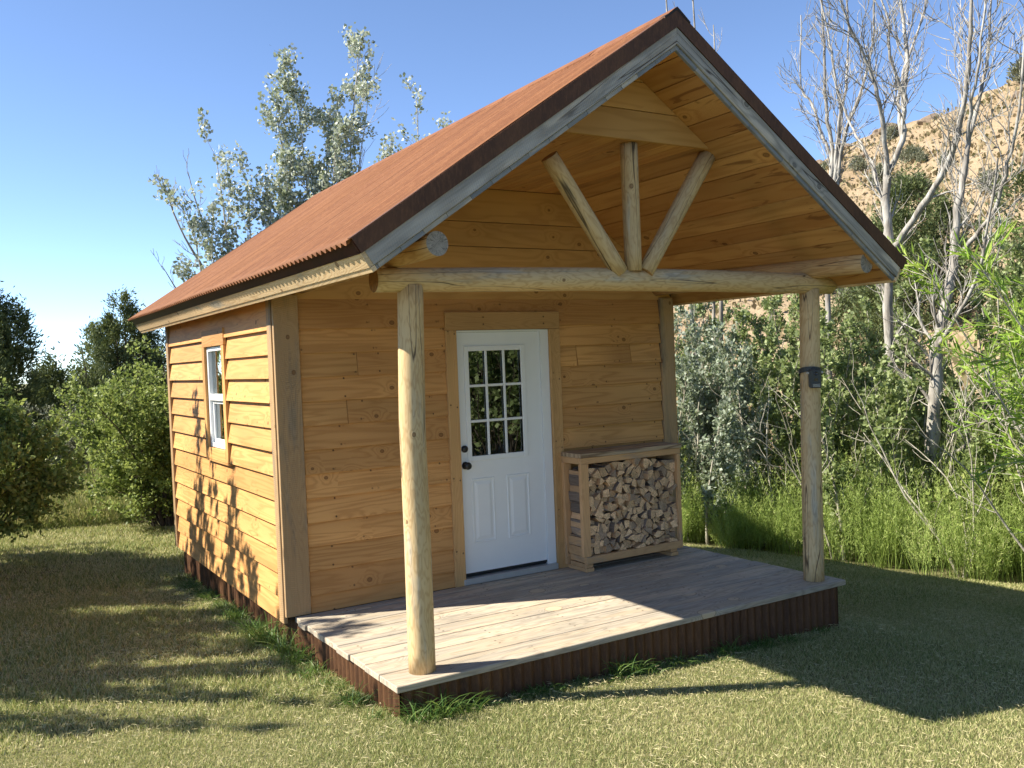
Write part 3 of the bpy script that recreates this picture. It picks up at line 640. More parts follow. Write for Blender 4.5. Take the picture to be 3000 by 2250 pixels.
for sx, wd in ((X0 + .002, .082), (X1 - .040, .038)):
    rb('upright', sx, sx + wd, Y0 + .001, Y0 + .039, Z0 + .066, Z1 - .056); rb('upright', sx, sx + wd, Y1 - .039, Y1 - .001, Z0 + .03, Z1 - .056)
rb('bottom_rail', X0 + .03, X1, Y0, Y0 + .038, Z0, Z0 + .065); rb('bottom_rail', X0 - .0, X1, Y1 - .038, Y1, Z0 - .035, Z0 + .029)
for sx in (X0 + .04, X1 - .08): rb('bottom_rail', sx, sx + .038, Y0 + .039, Y1 - .039, Z0 + .005, Z0 + .06)
rb('foot_block', X0 + .03, X0 + .115, Y0 + .01, Y1 + .01, .0, .0345 if 0 else Z0 - .036 - .0); rb('foot_block', X0 + .032, X0 + .113, Y0 + .02, Y1 - .045, Z0 - .035, Z0 - .001)
rb('foot_block', X1 - .13, X1 - .045, Y0 + .02, Y1 + .005, .0, Z0 - .036); rb('foot_block', X1 - .125, X1 - .05, Y0 + .03, Y1 - .045, Z0 - .035, Z0 - .001)
rb('side_plank', X0 + .022, X0 + .040, Y0 + .041, Y1 - .041, Z0 + .067, Z0 + .145); rb('side_plank', X0 + .022, X0 + .040, Y0 + .041, Y1 - .041, Z0 + .149, Z0 + .225)
rb('side_plank', X1 - .036, X1 - .02, Y0 + .041, Y1 - .041, Z1 - .30, Z1 - .16); rb('side_plank', X1 - .036, X1 - .02, Y0 + .041, Y1 - .041, Z1 - .13, Z1 - .06)
# cells for the split logs
def clip(poly, a, b, c):
    out = []
    for i in range(len(poly)):
        p, q = poly[i], poly[(i + 1) % len(poly)]; dp = a * p[0] + b * p[1] - c; dq = a * q[0] + b * q[1] - c
        if dp <= 0: out.append(p)
        if dp * dq < 0: f = dp / (dp - dq); out.append((p[0] + (q[0] - p[0]) * f, p[1] + (q[1] - p[1]) * f))
    return out
rw = random.Random(11); FX0, FX1, FZ0, FZ1 = X0 + .045, X1 - .045, Z0 + .067, Z1 - .075
pts = []; rows = 13; row = 0; hh = (FZ1 - FZ0) / rows
for rI in range(rows):
    nx = 13
    for cI in range(nx): pts.append((FX0 + (cI + .5 + (.5 if rI % 2 else 0) * .9 - .2 + rw.uniform(-.38, .38)) * (FX1 - FX0) / nx, FZ0 + (rI + .5 + rw.uniform(-.36, .36)) * hh))
cells = []
for i, p in enumerate(pts):
    tz = FZ1 + .035 * math.sin((p[0] - FX0) * 4.5 - .8) - .02 + rw.uniform(-.01, .01)
    poly = [(FX0, FZ0), (FX1, FZ0), (FX1, tz), (FX0, tz)]
    for j, q in enumerate(pts):
        if i == j or (q[0] - p[0]) ** 2 + (q[1] - p[1]) ** 2 > .06: continue
        a, b = q[0] - p[0], q[1] - p[1]; poly = clip(poly, a, b, a * (p[0] + q[0]) / 2 + b * (p[1] + q[1]) / 2)
        if len(poly) < 3: break
    if len(poly) >= 3: cells.append(poly)
def area(P): return abs(sum(P[i][0] * P[(i + 1) % len(P)][1] - P[(i + 1) % len(P)][0] * P[i][1] for i in range(len(P)))) / 2
pcs = []
for P in cells:
    if area(P) > .0048 and rw.random() < .7:
        cx = sum(p[0] for p in P) / len(P); cz = sum(p[1] for p in P) / len(P); an = rw.uniform(0, math.pi); a, b = math.cos(an), math.sin(an); c = a * cx + b * cz + rw.uniform(-.008, .008)
        pcs += [clip(P, a, b, c), clip(P, -a, -b, -c)]
    else: pcs.append(P)
for P in pcs:
    if len(P) < 3 or area(P) < .0006: continue
    # simplify to a wedge: drop a vertex or two, keep one side rounded
    while len(P) > 3 and rw.random() < (.97 if len(P) > 4 else .45):
        k = min(range(len(P)), key=lambda i: math.dist(P[i], P[(i + 1) % len(P)])); a, b = P[k], P[(k + 1) % len(P)]; mid = ((a[0] + b[0]) / 2, (a[1] + b[1]) / 2)
        P = [mid if i == k else P[i] for i in range(len(P)) if i != (k + 1) % len(P)]
    cx = sum(p[0] for p in P) / len(P); cz = sum(p[1] for p in P) / len(P)
    sh = rw.uniform(.97, 1.05); P = [(cx + (p[0] - cx) * sh, cz + (p[1] - cz) * sh) for p in P]
    ks = max(range(len(P)), key=lambda i: math.dist(P[i], P[(i + 1) % len(P)])); Q = []; kinds = []
    gray_ = rw.random() < .30
    for i in range(len(P)):
        a, b = P[i], P[(i + 1) % len(P)]; Q.append(a); isb = i == ks
        nx_, nz_ = b[1] - a[1], -(b[0] - a[0]); l_ = math.hypot(nx_, nz_) + 1e-6; nx_ /= l_; nz_ /= l_
        if (a[0] + b[0]) / 2 * nx_ + (a[1] + b[1]) / 2 * nz_ < cx * nx_ + cz * nz_: nx_, nz_ = -nx_, -nz_
        kinds.append(isb)
        for f in (.33, .67):
            bul = (.10 if isb else rw.uniform(-.05, .03)) * l_ * (1 - abs(2 * f - 1)); Q.append((a[0] + (b[0] - a[0]) * f + nx_ * bul, a[1] + (b[1] - a[1]) * f + nz_ * bul)); kinds.append(isb)
    yf = Y0 + .030 + rw.uniform(-.03, .05); yb = Y1 - .042 + rw.uniform(-.02, .01); sd = rw.random(); n = len(Q)
    tilt = (rw.uniform(-.008, .008), rw.uniform(-.006, .006)); m = MB(); sk = rw.uniform(-.15, .15)
    m.V = [Vector((q[0] - cx, yf + sk * (q[0] - cx) + rw.uniform(-.002, .002), q[1] - cz)) for q in Q] + [Vector((q[0] - cx + tilt[0], (yf + yb) / 2, q[1] - cz + tilt[1])) for q in Q] + [Vector(((q[0] - cx) * .95, yb, (q[1] - cz) * .95)) for q in Q]
    cw = sum(Q[i][0] * Q[(i + 1) % n][1] - Q[(i + 1) % n][0] * Q[i][1] for i in range(n)) > 0
    idf = list(range(n)); 
    if not cw: idf = idf[::-1]
    m.face(idf, [(Q[i][0] - cx, Q[i][1] - cz, sd) for i in idf], 2)
    m.face([i + 2 * n for i in idf[::-1]], [(0, 0, sd)] * n, 0)
    acc = 0
    for i in range(n):
        j = (i + 1) % n; d = math.dist(Q[i], Q[j])
        for lv in (0, 1):
            f = [lv * n + i, lv * n + j, (lv + 1) * n + j, (lv + 1) * n + i]; ya, yb_ = lv * .12, lv * .12 + .12; g_ = [(ya, acc, sd), (ya, acc + d, sd), (yb_, acc + d, sd), (yb_, acc, sd)]
            if cw: f.reverse(); g_.reverse()
            m.face(f, g_, 1 if (kinds[i] or gray_ and i % 3 == 0) else 0)
        acc += d
    for v_ in m.V: v_.x += cx; v_.z += cz
    o = m.build('firewood_log', ['split', 'bark', 'fend_g' if 0 else 'split'], loc=(cx, -.2, cz))
    lay = 'bottom third' if cz < FZ0 + (FZ1 - FZ0) / 3 else ('middle third' if cz < FZ0 + 2 * (FZ1 - FZ0) / 3 else 'top third')
    side = 'left half' if cx < (FX0 + FX1) / 2 else 'right half'
    big = 'thick' if area(P) > .0034 else 'thin'
    tag(o, f'{big} split firewood log in the {lay}, {side} of the rack by the door', 'firewood', 'split firewood logs stacked in the rack')
    o.data.materials[2] = M['split_end'] if 'split_end' in M else M['split']

# ------------------------------------------------------------------ trail camera on the right post
tc = empty('trail_camera', (3.72, -1.825, 1.56), 'dark grey trail camera strapped to the right porch post', 'camera')
f = Vector((-.50, -.866, 0)).normalized(); rr_ = Vector((.866, -.50, 0)); cc = Vector((3.738, -1.842, 1.632))
m = MB(); m.box(cc, (0, 0, .150), rr_ * .095, f * .05); m.build('camera_body', 'camo', tc, bevel=.012)
m = MB(); m.box(cc + f * .026 + Vector((0, 0, -.055)), (0, 0, .040), rr_ * .084, f * .014); m.build('flash_housing', 'camo', tc, bevel=.005)
m = MB()
for a in range(7):
    for b in range(3): m.box(cc + f * .034 + rr_ * (.0085 * (a - 3)) + Vector((0, 0, -.055 + .009 * (b - 1))), (0, 0, .0045), rr_ * .0045, f * .003)
m.build('flash_dots', 'led', tc)
lathe('camera_lens', 'lens', cc + f * .024 + Vector((0, 0, .040)), [(.017, 0), (.017, .008), (.011, .010), (.010, .006), (.002, .005)], tc, ax=f)
m = MB(); m.box(cc + f * .026 + Vector((0, 0, -.010)), (0, 0, .022), rr_ * .028, f * .004); m.build('sensor_window', 'lens', tc)
m = MB()
for k in range(-16, 17):
    a0 = R(k * 10.5); a1 = R((k + 1) * 10.5); c0 = Vector((3.803, -1.742, 1.69)); q = .088
    d0 = Vector((math.cos(a0 + 3.9), math.sin(a0 + 3.9), 0)); d1 = Vector((math.cos(a1 + 3.9), math.sin(a1 + 3.9), 0)); z0 = .028 * math.cos(a0) - .01; z1 = .028 * math.cos(a1) - .01
    o0 = len(m.V); hgt = .02
    m.V += [c0 + d0 * q + Vector((0, 0, z0 - hgt)), c0 + d1 * q + Vector((0, 0, z1 - hgt)), c0 + d1 * q + Vector((0, 0, z1 + hgt)), c0 + d0 * q + Vector((0, 0, z0 + hgt))]
    m.face([o0, o0 + 1, o0 + 2, o0 + 3], [(0, 0, 0)] * 4)
o = m.build('mounting_strap', 'camo', tc); so = o.modifiers.new('t', 'SOLIDIFY'); so.thickness = .004; so.offset = 1
for s_ in (-1, 1): lathe('mounting_bolt', 'boltw', cc + rr_ * (.046 * s_) + Vector((0, 0, .045)), [(.009, 0), (.009, .018), (.006, .022)], tc, ax=rr_ * s_)
lathe('antenna_stub', 'camo', cc + Vector((0, 0, .074)), [(.007, 0), (.006, .016), (.002, .018)], tc, ax=(0, 0, 1))
# ------------------------------------------------------------------ vegetation
def gz(x, y): return float(ground_z(x, y)) if x < 14 else max(float(ground_z(x, y)), float(hill_z(x, y)))
def curve(p, d, ln, n, rng, gn=.12, up=.06):
    P = [np.array(p, float)]; d = np.array(d, float); d /= np.linalg.norm(d)
    for i in range(n):
        d = d + rng.normal(0, gn, 3) + np.array([0, 0, up]); d /= np.linalg.norm(d); P.append(P[-1] + d * ln / n)
    return np.array(P), d
def sub(P, r, rng, polys, n, lr, ang=.7, lvl=1, rr=.5, gn=.13, up=.06, fr=.25, minr=.003, sites=None, nn=6, thin=1.):
    """grow n side branches off polyline P; recursive"""
    for k in range(n):
        f = fr + (1 - fr) * (k + rng.random()) / n; x = f * (len(P) - 1); i = min(int(x), len(P) - 2); q = P[i] + (P[i + 1] - P[i]) * (x - i)
        t_ = P[i + 1] - P[i]; t_ = t_ / np.linalg.norm(t_); o = rng.normal(size=3); o -= o.dot(t_) * t_; o /= np.linalg.norm(o)
        a = ang * rng.uniform(.6, 1.3); d = t_ * math.cos(a) + o * math.sin(a); r0 = (r[i] * (1 - x + i) + r[i + 1] * (x - i)) * rr * rng.uniform(.7, 1)
        r0 = max(r0, minr); ln = lr * rng.uniform(.55, 1.15) * (1 - .45 * f)
        B, _ = curve(q, d, ln, nn, rng, gn, up); rb_ = np.linspace(r0, max(r0 * .25, minr * .6), len(B)); polys.append((B, rb_))
        if lvl > 1: sub(B, rb_, rng, polys, max(2, int(n * thin * .55)), lr * .5, ang, lvl - 1, .6, gn, up, .2, minr, sites, max(3, nn - 1), thin)
        elif sites is not None: sites.append(B)
def leaves_on(sites, rng, per, size, asp, spread=.04, upw=.3, dirmix=.6, sv=.3):
    Ps, As = [], []
    for B in sites:
        n = max(1, int(per * (1 + .0 * len(B)))); x = rng.random(n) ** .8 * (len(B) - 1); i = np.minimum(x.astype(int), len(B) - 2); f = (x - i)[:, None]
        Ps.append(B[i] * (1 - f) + B[i + 1] * f + rng.normal(0, spread, (n, 3))); t_ = B[i + 1] - B[i]; t_ = t_ / (np.linalg.norm(t_, axis=1, keepdims=True) + 1e-9); As.append(t_ * dirmix + rng.normal(0, .6, (n, 3)))
    P = np.concatenate(Ps); A = np.concatenate(As); Ls = size * rng.uniform(1 - sv, 1 + sv, len(P))
    return kites(P, A, Ls, Ls * asp, rng, (0, 0, 1), upw)
def plant(name, cat, loc, label, trunk, leaf, tmat, lmat, group=None, tn=5, crown='crown', tname='trunk'):
    o = empty(name, loc, label, cat, group)
    if trunk:
        V, F = tubes(trunk, tn); link(tname, npmesh(tname, V, F, tmat, smooth=True), o, loc)
    if leaf is not None:
        V, F, r = leaf; link(crown, npmesh(crown, V, F, lmat, r), o, loc)
    return o
def dup(root, loc, rz=0, s=1., label=None):
    r = root.copy(); C.objects.link(r); r.location = loc; r.rotation_euler = (0, 0, rz); r.scale = (s, s, s)
    if label: r['label'] = label
    for ch in list(root.children): c = ch.copy(); C.objects.link(c); c.parent = r
    return r

# broadleaf shrub: many stems from the base, leaf sprays filling an uneven envelope
def shrub(name, cat, loc, label, rad, h, nst, seed, lmat, tmat, size=.05, asp=.7, per=26, lr=None, lvl=2, nsub=6, group=None, lean=.55, r0=.02, base=.1, upw=.3, cl=1., up=.05):
    rng = np.random.default_rng(seed); polys, sites = [], []
    for k in range(nst):
        a = rng.random() * 6.28; l_ = rng.random() ** .6 * lean; hh = h * rng.uniform(.62, 1.0) * (1 - .25 * l_)
        d = np.array([math.cos(a) * l_ * rad / h * 2., math.sin(a) * l_ * rad / h * 2., 1.]); p0 = (math.cos(a) * rad * .18 * rng.random(), math.sin(a) * rad * .18 * rng.random(), -.08)
        P, _ = curve(p0, d, hh * 1.05, 9, rng, .09, .02); r = np.linspace(r0 * rng.uniform(.7, 1.2), .005, len(P)); polys.append((P, r))
        sub(P, r, rng, polys, nsub, lr or rad * .75, .85, lvl, .45, .15, up, base, .003, sites)
        sites.append(P[-4:])
    lf = leaves_on(sites, rng, per, size, asp, .035 * cl, upw)
    return plant(name, cat, loc, label, polys, lf, tmat, lmat, group)
def slim(name, cat, loc, label, h, nst, seed, lmat, tmat, size, asp, per, spread=.5, tw=.4, group=None, r0=.025, bare=.2, upw=.2, nsub=11, lvl=1, leanv=(0, 0), rough=.05, up=.12, ang=.6):
    """upright multi-stem young trees (aspen, poplar): nearly vertical stems with short leafy side twigs"""
    rng = np.random.default_rng(seed); polys, sites = [], []
    for k in range(nst):
        a = rng.random() * 6.28; rr = spread * rng.random() ** .6; p0 = (math.cos(a) * rr, math.sin(a) * rr, -.1); hh = h * rng.uniform(.6, 1.)
        d = np.array([leanv[0] + rng.normal(0, .09) + math.cos(a) * .08, leanv[1] + rng.normal(0, .09) + math.sin(a) * .08, 1.])
        P, _ = curve(p0, d, hh, 12, rng, rough, .02); r = np.linspace(r0 * rng.uniform(.6, 1.15), .005, len(P)); polys.append((P, r))
        sub(P, r, rng, polys, nsub, tw, ang, lvl, .45, .14, up, bare, .003, sites, 5); sites.append(P[-4:])
    lf = leaves_on(sites, rng, per, size, asp, .03, upw)
    return plant(name, cat, loc, label, polys, lf, tmat, lmat, group)
def juniper(name, loc, label, rad, h, seed, nleaf=9000, size=.14, group=None, spires=6, lmat='leaf_juniper', asp=.32, cat='juniper tree'):
    """several pointed spires of needle sprays around a short trunk"""
    rng = np.random.default_rng(seed); polys = []; P0 = []; A0 = []
    cs = [(0, 0, h, rad * .62)] + [(math.cos(a) * rad * q, math.sin(a) * rad * q, h * rng.uniform(.5, .92), rad * rng.uniform(.34, .5)) for a, q in zip(rng.random(spires) * 6.28 + np.arange(spires) * 1.3, rng.uniform(.3, .68, spires))]
    tot = sum(c[2] * c[3] for c in cs)
    for cx, cy, ch, cr_ in cs:
        P, _ = curve((cx * .25, cy * .25, -.1), (cx * .6, cy * .6, ch * .75), ch * .85, 7, rng, .05, 0); polys.append((P, np.linspace(.05 * h / 3, .012, len(P))))
        ncl = int(46 * ch * cr_ / tot * 6); npc = max(6, int(nleaf * ch * cr_ / tot / ncl))
        for k in range(ncl):
            f = rng.random() ** .8; z = ch * (.06 + .92 * f); prof = (math.sin(min(1, f * 1.9 + .22) * math.pi / 2)) * (1 - f ** 2.6) ** .75 + .05
            a = rng.random() * 6.28; q = cr_ * prof * rng.uniform(.35, 1.08); c = np.array([cx + math.cos(a) * q, cy + math.sin(a) * q, z]); sz = rng.uniform(.10, .24) * rad ** .5
            n_ = rng.poisson(npc); pp = rng.normal(0, 1, (n_, 3)) * np.array([sz, sz, sz * 1.35]) * .55 + c; P0.append(pp)
            out = np.array([math.cos(a), math.sin(a), .9]); A0.append(rng.normal(0, .55, (n_, 3)) + out)
    P0 = np.concatenate(P0); A0 = np.concatenate(A0); L_ = size * rng.uniform(.6, 1.3, len(P0))
    lf = kites(P0, A0, L_, L_ * asp, rng)
    return plant(name, cat, loc, label, polys, lf, 'bark_dark', lmat, group)

def at(x, y, dz=0): return (x, y, gz(x, y) + dz)
G_OAK = 'leafy green scrub around the lawn'
# left: bushes beside and behind the cabin
shrub('scrub_oak', 'shrub', at(.62, 7.9), 'rounded leafy green bush right behind the left wall of the cabin', 1.2, 2.8, 36, 21, 'leaf_oak', 'bark_dark', .058, .62, 34, group=G_OAK, nsub=8, lean=.75, base=.08)
shrub('scrub_oak', 'shrub', at(-2.3, 5.4), 'spreading leafy bush at the left edge with bare low branches over the lawn', 1.2, 2.25, 26, 23, 'leaf_oak', 'bark_dark', .062, .62, 44, group=G_OAK, nsub=8, lean=.9, base=.55)
shrub('scrub_oak', 'shrub', at(-2.75, 11.8), 'tall light green bush on the left behind the spreading bush', 0.8, 3.8, 12, 24, 'leaf_oak', 'bark_dark', .065, .62, 22, group=G_OAK, nsub=6, base=.3)
# out of view to the left: the trees whose shade falls on the lawn and the lower wall
for i, (x, y, h_, r_) in enumerate(((-5.3, 2.5, 5.35, 1.0), (-5.1, 3.7, 5.5, 1.1), (-5.3, 4.9, 5.6, 1.1), (-5.1, 6.1, 5.6, 1.1), (-4.6, 1.9, 3.7, .8))):
    slim('scrub_oak', 'shrub', at(x, y), f'upright leafy tree, {"first second third fourth fifth".split()[i]} of the row beyond the left edge shading the lawn', h_, 44, 40 + i, 'leaf_oak', 'bark_dark', .11, .6, 22, r_, .42, 'trees shading the lawn from the left', .025, .08, .25, 13, 1)
# junipers on the left, far
def pa(px, dist):
    """ground point seen at photo column px, at this distance"""
    a = math.atan2(FW.x, FW.y) + math.atan((px - 1500) / 2676); return at(CP.x + math.sin(a) * dist, CP.y + math.cos(a) * dist)
juniper('juniper_tree', at(3.05, 27.4), 'tall many-pointed dark juniper behind the cabin on the left', 1.6, 5.3, 31, 46000, .125, spires=8)
juniper('juniper_tree', at(4.9, 27.6), 'juniper half hidden behind the cabin eave on the left', 1.7, 4.5, 36, 24000, .125, spires=6)
juniper('juniper_tree', at(-1.55, 16.6), 'dark juniper cut by the left edge of the picture', 1.35, 4.7, 32, 40000, .105, spires=7)
juniper('juniper_tree', at(.05, 18.8), 'short dark juniper between the left edge and the tall juniper', 1.0, 2.8, 33, 22000, .105)
juniper('juniper_tree', at(1.35, 26.5), 'small juniper in the gap under the open sky on the left', 1.0, 2.6, 34, 5000, .14)
juniper('juniper_tree', at(1.75, 25.3), 'thin olive juniper left of the tall juniper', .85, 4.1, 38, 6000, .14, spires=4)
shrub('sagebrush', 'shrub', at(.05, 13.5), 'pale grey green sagebrush beyond the left bushes', 1.0, 1.75, 22, 35, 'sage', 'bark_dark', .07, .35, 22)
# silver poplars behind the roof
rngp = np.random.default_rng(77)
def poplar(loc, stems, label, seed, per=11, dens=15):
    rng = np.random.default_rng(seed); polys, sites = [], []; l0 = np.array(loc)
    for tip, r0, bare in stems:
        tip = np.array(tip) - l0; n = 14; f = np.linspace(0, 1, n)[:, None]; wob = np.cumsum(rng.normal(0, .02, (n, 3)), 0) * (1 - f * .3); wob[0] = 0
        side = np.array([tip[0], tip[1], 0]); P = np.array([0, 0, -.1]) + side * f ** 1.25 + np.array([0, 0, tip[2]]) * f + wob; r = np.linspace(r0, .006, n); polys.append((P, r))
        if bare: sub(P, r, rng, polys, 9, 1.0, .5, 2, .5, .1, .12, .35, .004, None, 6)
        else: sub(P, r, rng, polys, dens, .95, .6, 2, .45, .12, .12, .38, .0035, sites, 5, .55); sites.append(P[-5:])
    return plant('silver_poplar', 'poplar tree', loc, label, polys, leaves_on(sites, rng, per * 2, .064, .85, .05, .1), 'bark_pale', 'leaf_silver', 'silver poplars behind the cabin roof')
poplar(at(3.3, 8.3), [((4.10, 8.0, 7.35), .05, 0), ((3.6, 8.3, 6.3), .045, 0), ((3.05, 8.3, 6.9), .05, 0), ((2.75, 8.6, 6.3), .045, 0), ((3.55, 7.8, 5.6), .04, 0), ((4.6, 8.4, 5.6), .04, 0), ((2.3, 8.2, 4.6), .04, 0), ((4.3, 8.2, 6.9), .03, 1), ((2.9, 8.5, 5.0), .04, 0)], 'tallest silver leaved poplar above the middle of the roof', 61, 13, 21)
poplar(at(2.1, 8.4), [((1.75, 8.5, 5.45), .04, 0), ((2.15, 8.2, 5.0), .035, 0), ((1.25, 8.8, 4.75), .035, 0), ((1.6, 8.5, 4.2), .03, 0)], 'shorter silver leaved poplar above the lower left of the roof', 62, 12, 14)
poplar(at(5.6, 9.2), [((5.45, 8.6, 6.85), .04, 0), ((4.9, 8.9, 5.2), .03, 0), ((5.9, 9.0, 5.9), .035, 0), ((6.6, 9.3, 6.6), .03, 0), ((5.2, 9.0, 5.6), .03, 0)], 'slim silver leaved poplar nearest the ridge of the roof', 63, 10, 10)
# ---- dead trees, traced stems with grown side branches
def dead(name, label, loc, traced, seed, nb, lr, lvl=2, minr=.0045, tail=0):
    rng = np.random.default_rng(seed); polys = []; l0 = np.array(loc)
    for P, r0, r1, n_ in traced:
        P = np.array(P, float) - l0; m_ = (len(P) - 1) * 4 + 1; x = np.linspace(0, len(P) - 1, m_); i = np.minimum(x.astype(int), len(P) - 2); f = (x - i)[:, None]
        a = P[np.maximum(i - 1, 0)]; b = P[i]; c = P[i + 1]; d = P[np.minimum(i + 2, len(P) - 1)]
        Q = .5 * ((2 * b) + (-a + c) * f + (2 * a - 5 * b + 4 * c - d) * f ** 2 + (-a + 3 * b - 3 * c + d) * f ** 3) + rng.normal(0, .008, (m_, 3))
        r = np.linspace(r0, r1, m_) * (1 + .1 * np.sin(np.arange(m_) * 1.7 + seed)); polys.append((Q, r)); sub(Q, r, rng, polys, int(n_ * 1.35), lr, .62, lvl, .36, .15, .09, .18, minr, None, 8, .95)
    V, F = tubes(polys, 7); o = empty(name, loc, label, 'dead tree', 'bare dead trees beside the cabin'); mi = len(traced)
    link('branches', npmesh('branches', V, F, 'bark_dead', smooth=True), o, loc); return o
gA = at(9.9, 2.15); gB = at(9.12, .98); gC = at(11.2, 4.2)
dead('dead_tree', 'bare bleached tree forking wide just right of the porch roof', gA, [
    ([gA, (9.96, 2.08, .40), (10.00, 2.03, 1.43), (10.00, 2.04, 2.46), (10.03, 1.99, 3.28), (10.01, 2.02, 4.00), (10.03, 1.99, 4.46)], .085, .055, 10),
    ([(10.03, 1.99, 4.46), (10.24, 1.89, 4.97), (10.36, 1.92, 5.55), (10.49, 1.94, 6.34), (10.55, 2.05, 7.16), (10.65, 2.11, 8.3)], .05, .016, 12),
    ([(10.02, 2.00, 4.4), (9.82, 1.88, 5.08), (9.59, 1.81, 5.53), (9.44, 1.82, 5.91), (9.11, 1.87, 6.46), (8.8, 1.97, 7.2)], .042, .012, 12),
    ([(10.05, 1.96, 3.3), (9.91, 1.36, 3.84), (9.80, .90, 4.32), (9.61, .55, 4.83), (9.47, .34, 5.48), (9.40, .24, 6.06), (9.38, .24, 7.0)], .055, .018, 12),
    ([(10.24, 1.89, 4.97), (10.51, 2.11, 5.62), (10.86, 2.20, 6.32), (11.19, 2.14, 6.98), (11.37, 2.07, 7.7)], .03, .01, 8),
    ([(10.38, 1.89, 5.54), (10.08, 1.92, 6.17), (10.06, 1.94, 6.74), (9.96, 2.09, 7.4)], .026, .01, 7),
    ([(10.0, 2.03, 3.9), (10.19, 2.35, 4.59), (10.36, 2.71, 5.11), (10.60, 3.14, 5.67), (10.48, 3.30, 6.4)], .035, .01, 8)], 101, 8, 1.2, minr=.0055)
dead('dead_tree', 'bare dead tree with a brown scarred trunk, its fork leaning right at the willow', gB, [
    ([gB, (9.20, .89, .06), (9.24, .83, .76), (9.28, .78, 1.45), (9.29, .76, 1.91), (9.35, .67, 2.37), (9.41, .57, 3.04), (9.43, .54, 3.54), (9.48, .46, 3.99), (9.52, .40, 4.52)], .105, .034, 13),
    ([(9.52, .40, 4.52), (9.57, .31, 4.90), (9.75, .26, 5.49), (9.88, .27, 6.15), (10.03, .27, 7.2)], .03, .011, 9),
    ([(9.52, .40, 4.52), (9.33, .23, 4.99), (9.28, .07, 5.46), (9.24, -.09, 6.6)], .028, .011, 8),
    ([(9.40, .59, 2.95), (9.34, .21, 3.27), (9.25, -.12, 3.60), (9.10, -.36, 4.06), (8.96, -.60, 4.61), (8.85, -.75, 5.6)], .036, .012, 10),
    ([(9.29, .76, 1.85), (9.16, .51, 2.05), (9.10, .13, 2.55), (8.98, -.14, 3.16), (8.80, -.41, 4.1)], .036, .011, 9),
    ([(9.25, .81, .35), (9.04, .24, .53), (8.74, -.23, .92), (8.65, -.57, .94), (8.58, -1.2, 1.2)], .034, .012, 8)], 102, 8, 1.2, minr=.0055)
dead('dead_tree', 'clump of slender bare stems rising just above the right roof edge', gC, [
    ([gC, (11.25, 4.18, 1.9), (11.28, 4.18, 3.83), (11.33, 4.12, 4.67), (11.38, 4.06, 5.38), (11.32, 4.13, 6.06), (11.32, 4.14, 6.84), (11.32, 4.14, 7.68), (11.29, 4.17, 8.9)], .06, .013, 11),
    ([(11.27, 4.15, 3.4), (11.37, 4.07, 4.66), (11.44, 3.99, 5.37), (11.67, 4.04, 6.25), (11.91, 4.08, 7.21), (12.0, 4.15, 8.8)], .04, .012, 10),
    ([(11.3, 4.1, 3.2), (11.43, 4.00, 4.89), (11.27, 3.67, 5.64), (11.28, 3.31, 6.30), (11.30, 3.10, 7.10), (11.23, 3.02, 8.6)], .04, .012, 10),
    ([(11.25, 4.2, 3.2), (11.36, 4.09, 5.03), (11.41, 4.36, 5.82), (11.49, 4.60, 6.38), (11.47, 4.80, 6.74), (11.50, 4.77, 8.0)], .035, .011, 10),
    ([(11.3, 4.15, 3.0), (11.40, 4.04, 5.14), (11.30, 3.82, 5.97), (11.24, 3.89, 6.75), (11.20, 3.94, 7.35), (11.05, 4.13, 8.6)], .035, .011, 10)], 103, 8, 1.0, minr=.0055)
gD = at(9.6, 5.4)
dead('dead_tree', 'thin bare stems reaching above the upper right slope of the roof', gD, [([gD, (9.2, 5.5, 3.0), (8.95, 5.5, 5.5), (8.9, 5.5, 8.9)], .05, .01, 8), ([gD, (9.7, 5.2, 3.5), (9.5, 5.3, 6.0), (9.2, 5.2, 8.6)], .045, .01, 7), ([gD, (9.9, 5.6, 3.5), (10.0, 5.5, 6.0), (10.1, 5.6, 7.9)], .04, .01, 6)], 104, 8, .9, 2)
gE = at(1.9, 9.4)
dead('dead_tree', 'bare twiggy tree beside the far left corner of the roof', gE, [([gE, (1.85, 9.1, 2.6), (1.6, 8.9, 3.5), (1.2, 8.9, 4.3), (.98, 8.9, 5.05)], .04, .007, 6), ([gE, (1.8, 9.1, 2.4), (1.3, 9.0, 3.0), (.90, 8.9, 3.65)], .028, .006, 5), ([gE, (1.9, 9.1, 3.3), (1.6, 8.9, 4.3), (1.38, 8.9, 5.2)], .028, .006, 5)], 105, 8, .7, 2)
# ---- thicket to the right: silvery bushes and young aspens
TH = [ # x, y, h, kind, label
    (7.47, 5.37, 4.2, 's', 'silvery green young poplar clump next to the right wall of the cabin'),
    (8.34, 4.45, 4.0, 's', 'silvery poplar clump second from the cabin wall'),
    (7.76, 3.29, 3.1, 's', 'low silvery bush in front of the poplar clumps'),
    (9.15, 3.05, 3.9, 'a', 'green young aspen clump just left of the right porch post'),
    (10.54, 5.95, 4.4, 'a', 'green aspen clump at the back between cabin and post'),
    (8.69, 1.49, 3.4, 'a', 'green aspen clump just right of the right porch post'),
    (10.66, 3.29, 3.9, 'a', 'green aspen clump behind the bare forked tree'),
    (9.73, 0.56, 2.5, 'a', 'low green aspen clump at the foot of the bare forked tree'),
    (11.24, 1.78, 2.5, 'a', 'low aspen clump in the gap below the dry hill'),
    (9.5, -1.12, 2.7, 'a', 'aspen clump behind the leaning bare tree'),
    (12.63, 1.31, 5.8, 'a', 'tall leafy green aspen against the hillside near the right edge'),
    (11.82, -0.77, 5.5, 'a', 'tall green aspen behind the willow at the right edge'),
    (8.45, -2.28, 2.1, 'a', 'low pale leaved aspen sprouts at the right edge above the weeds')]
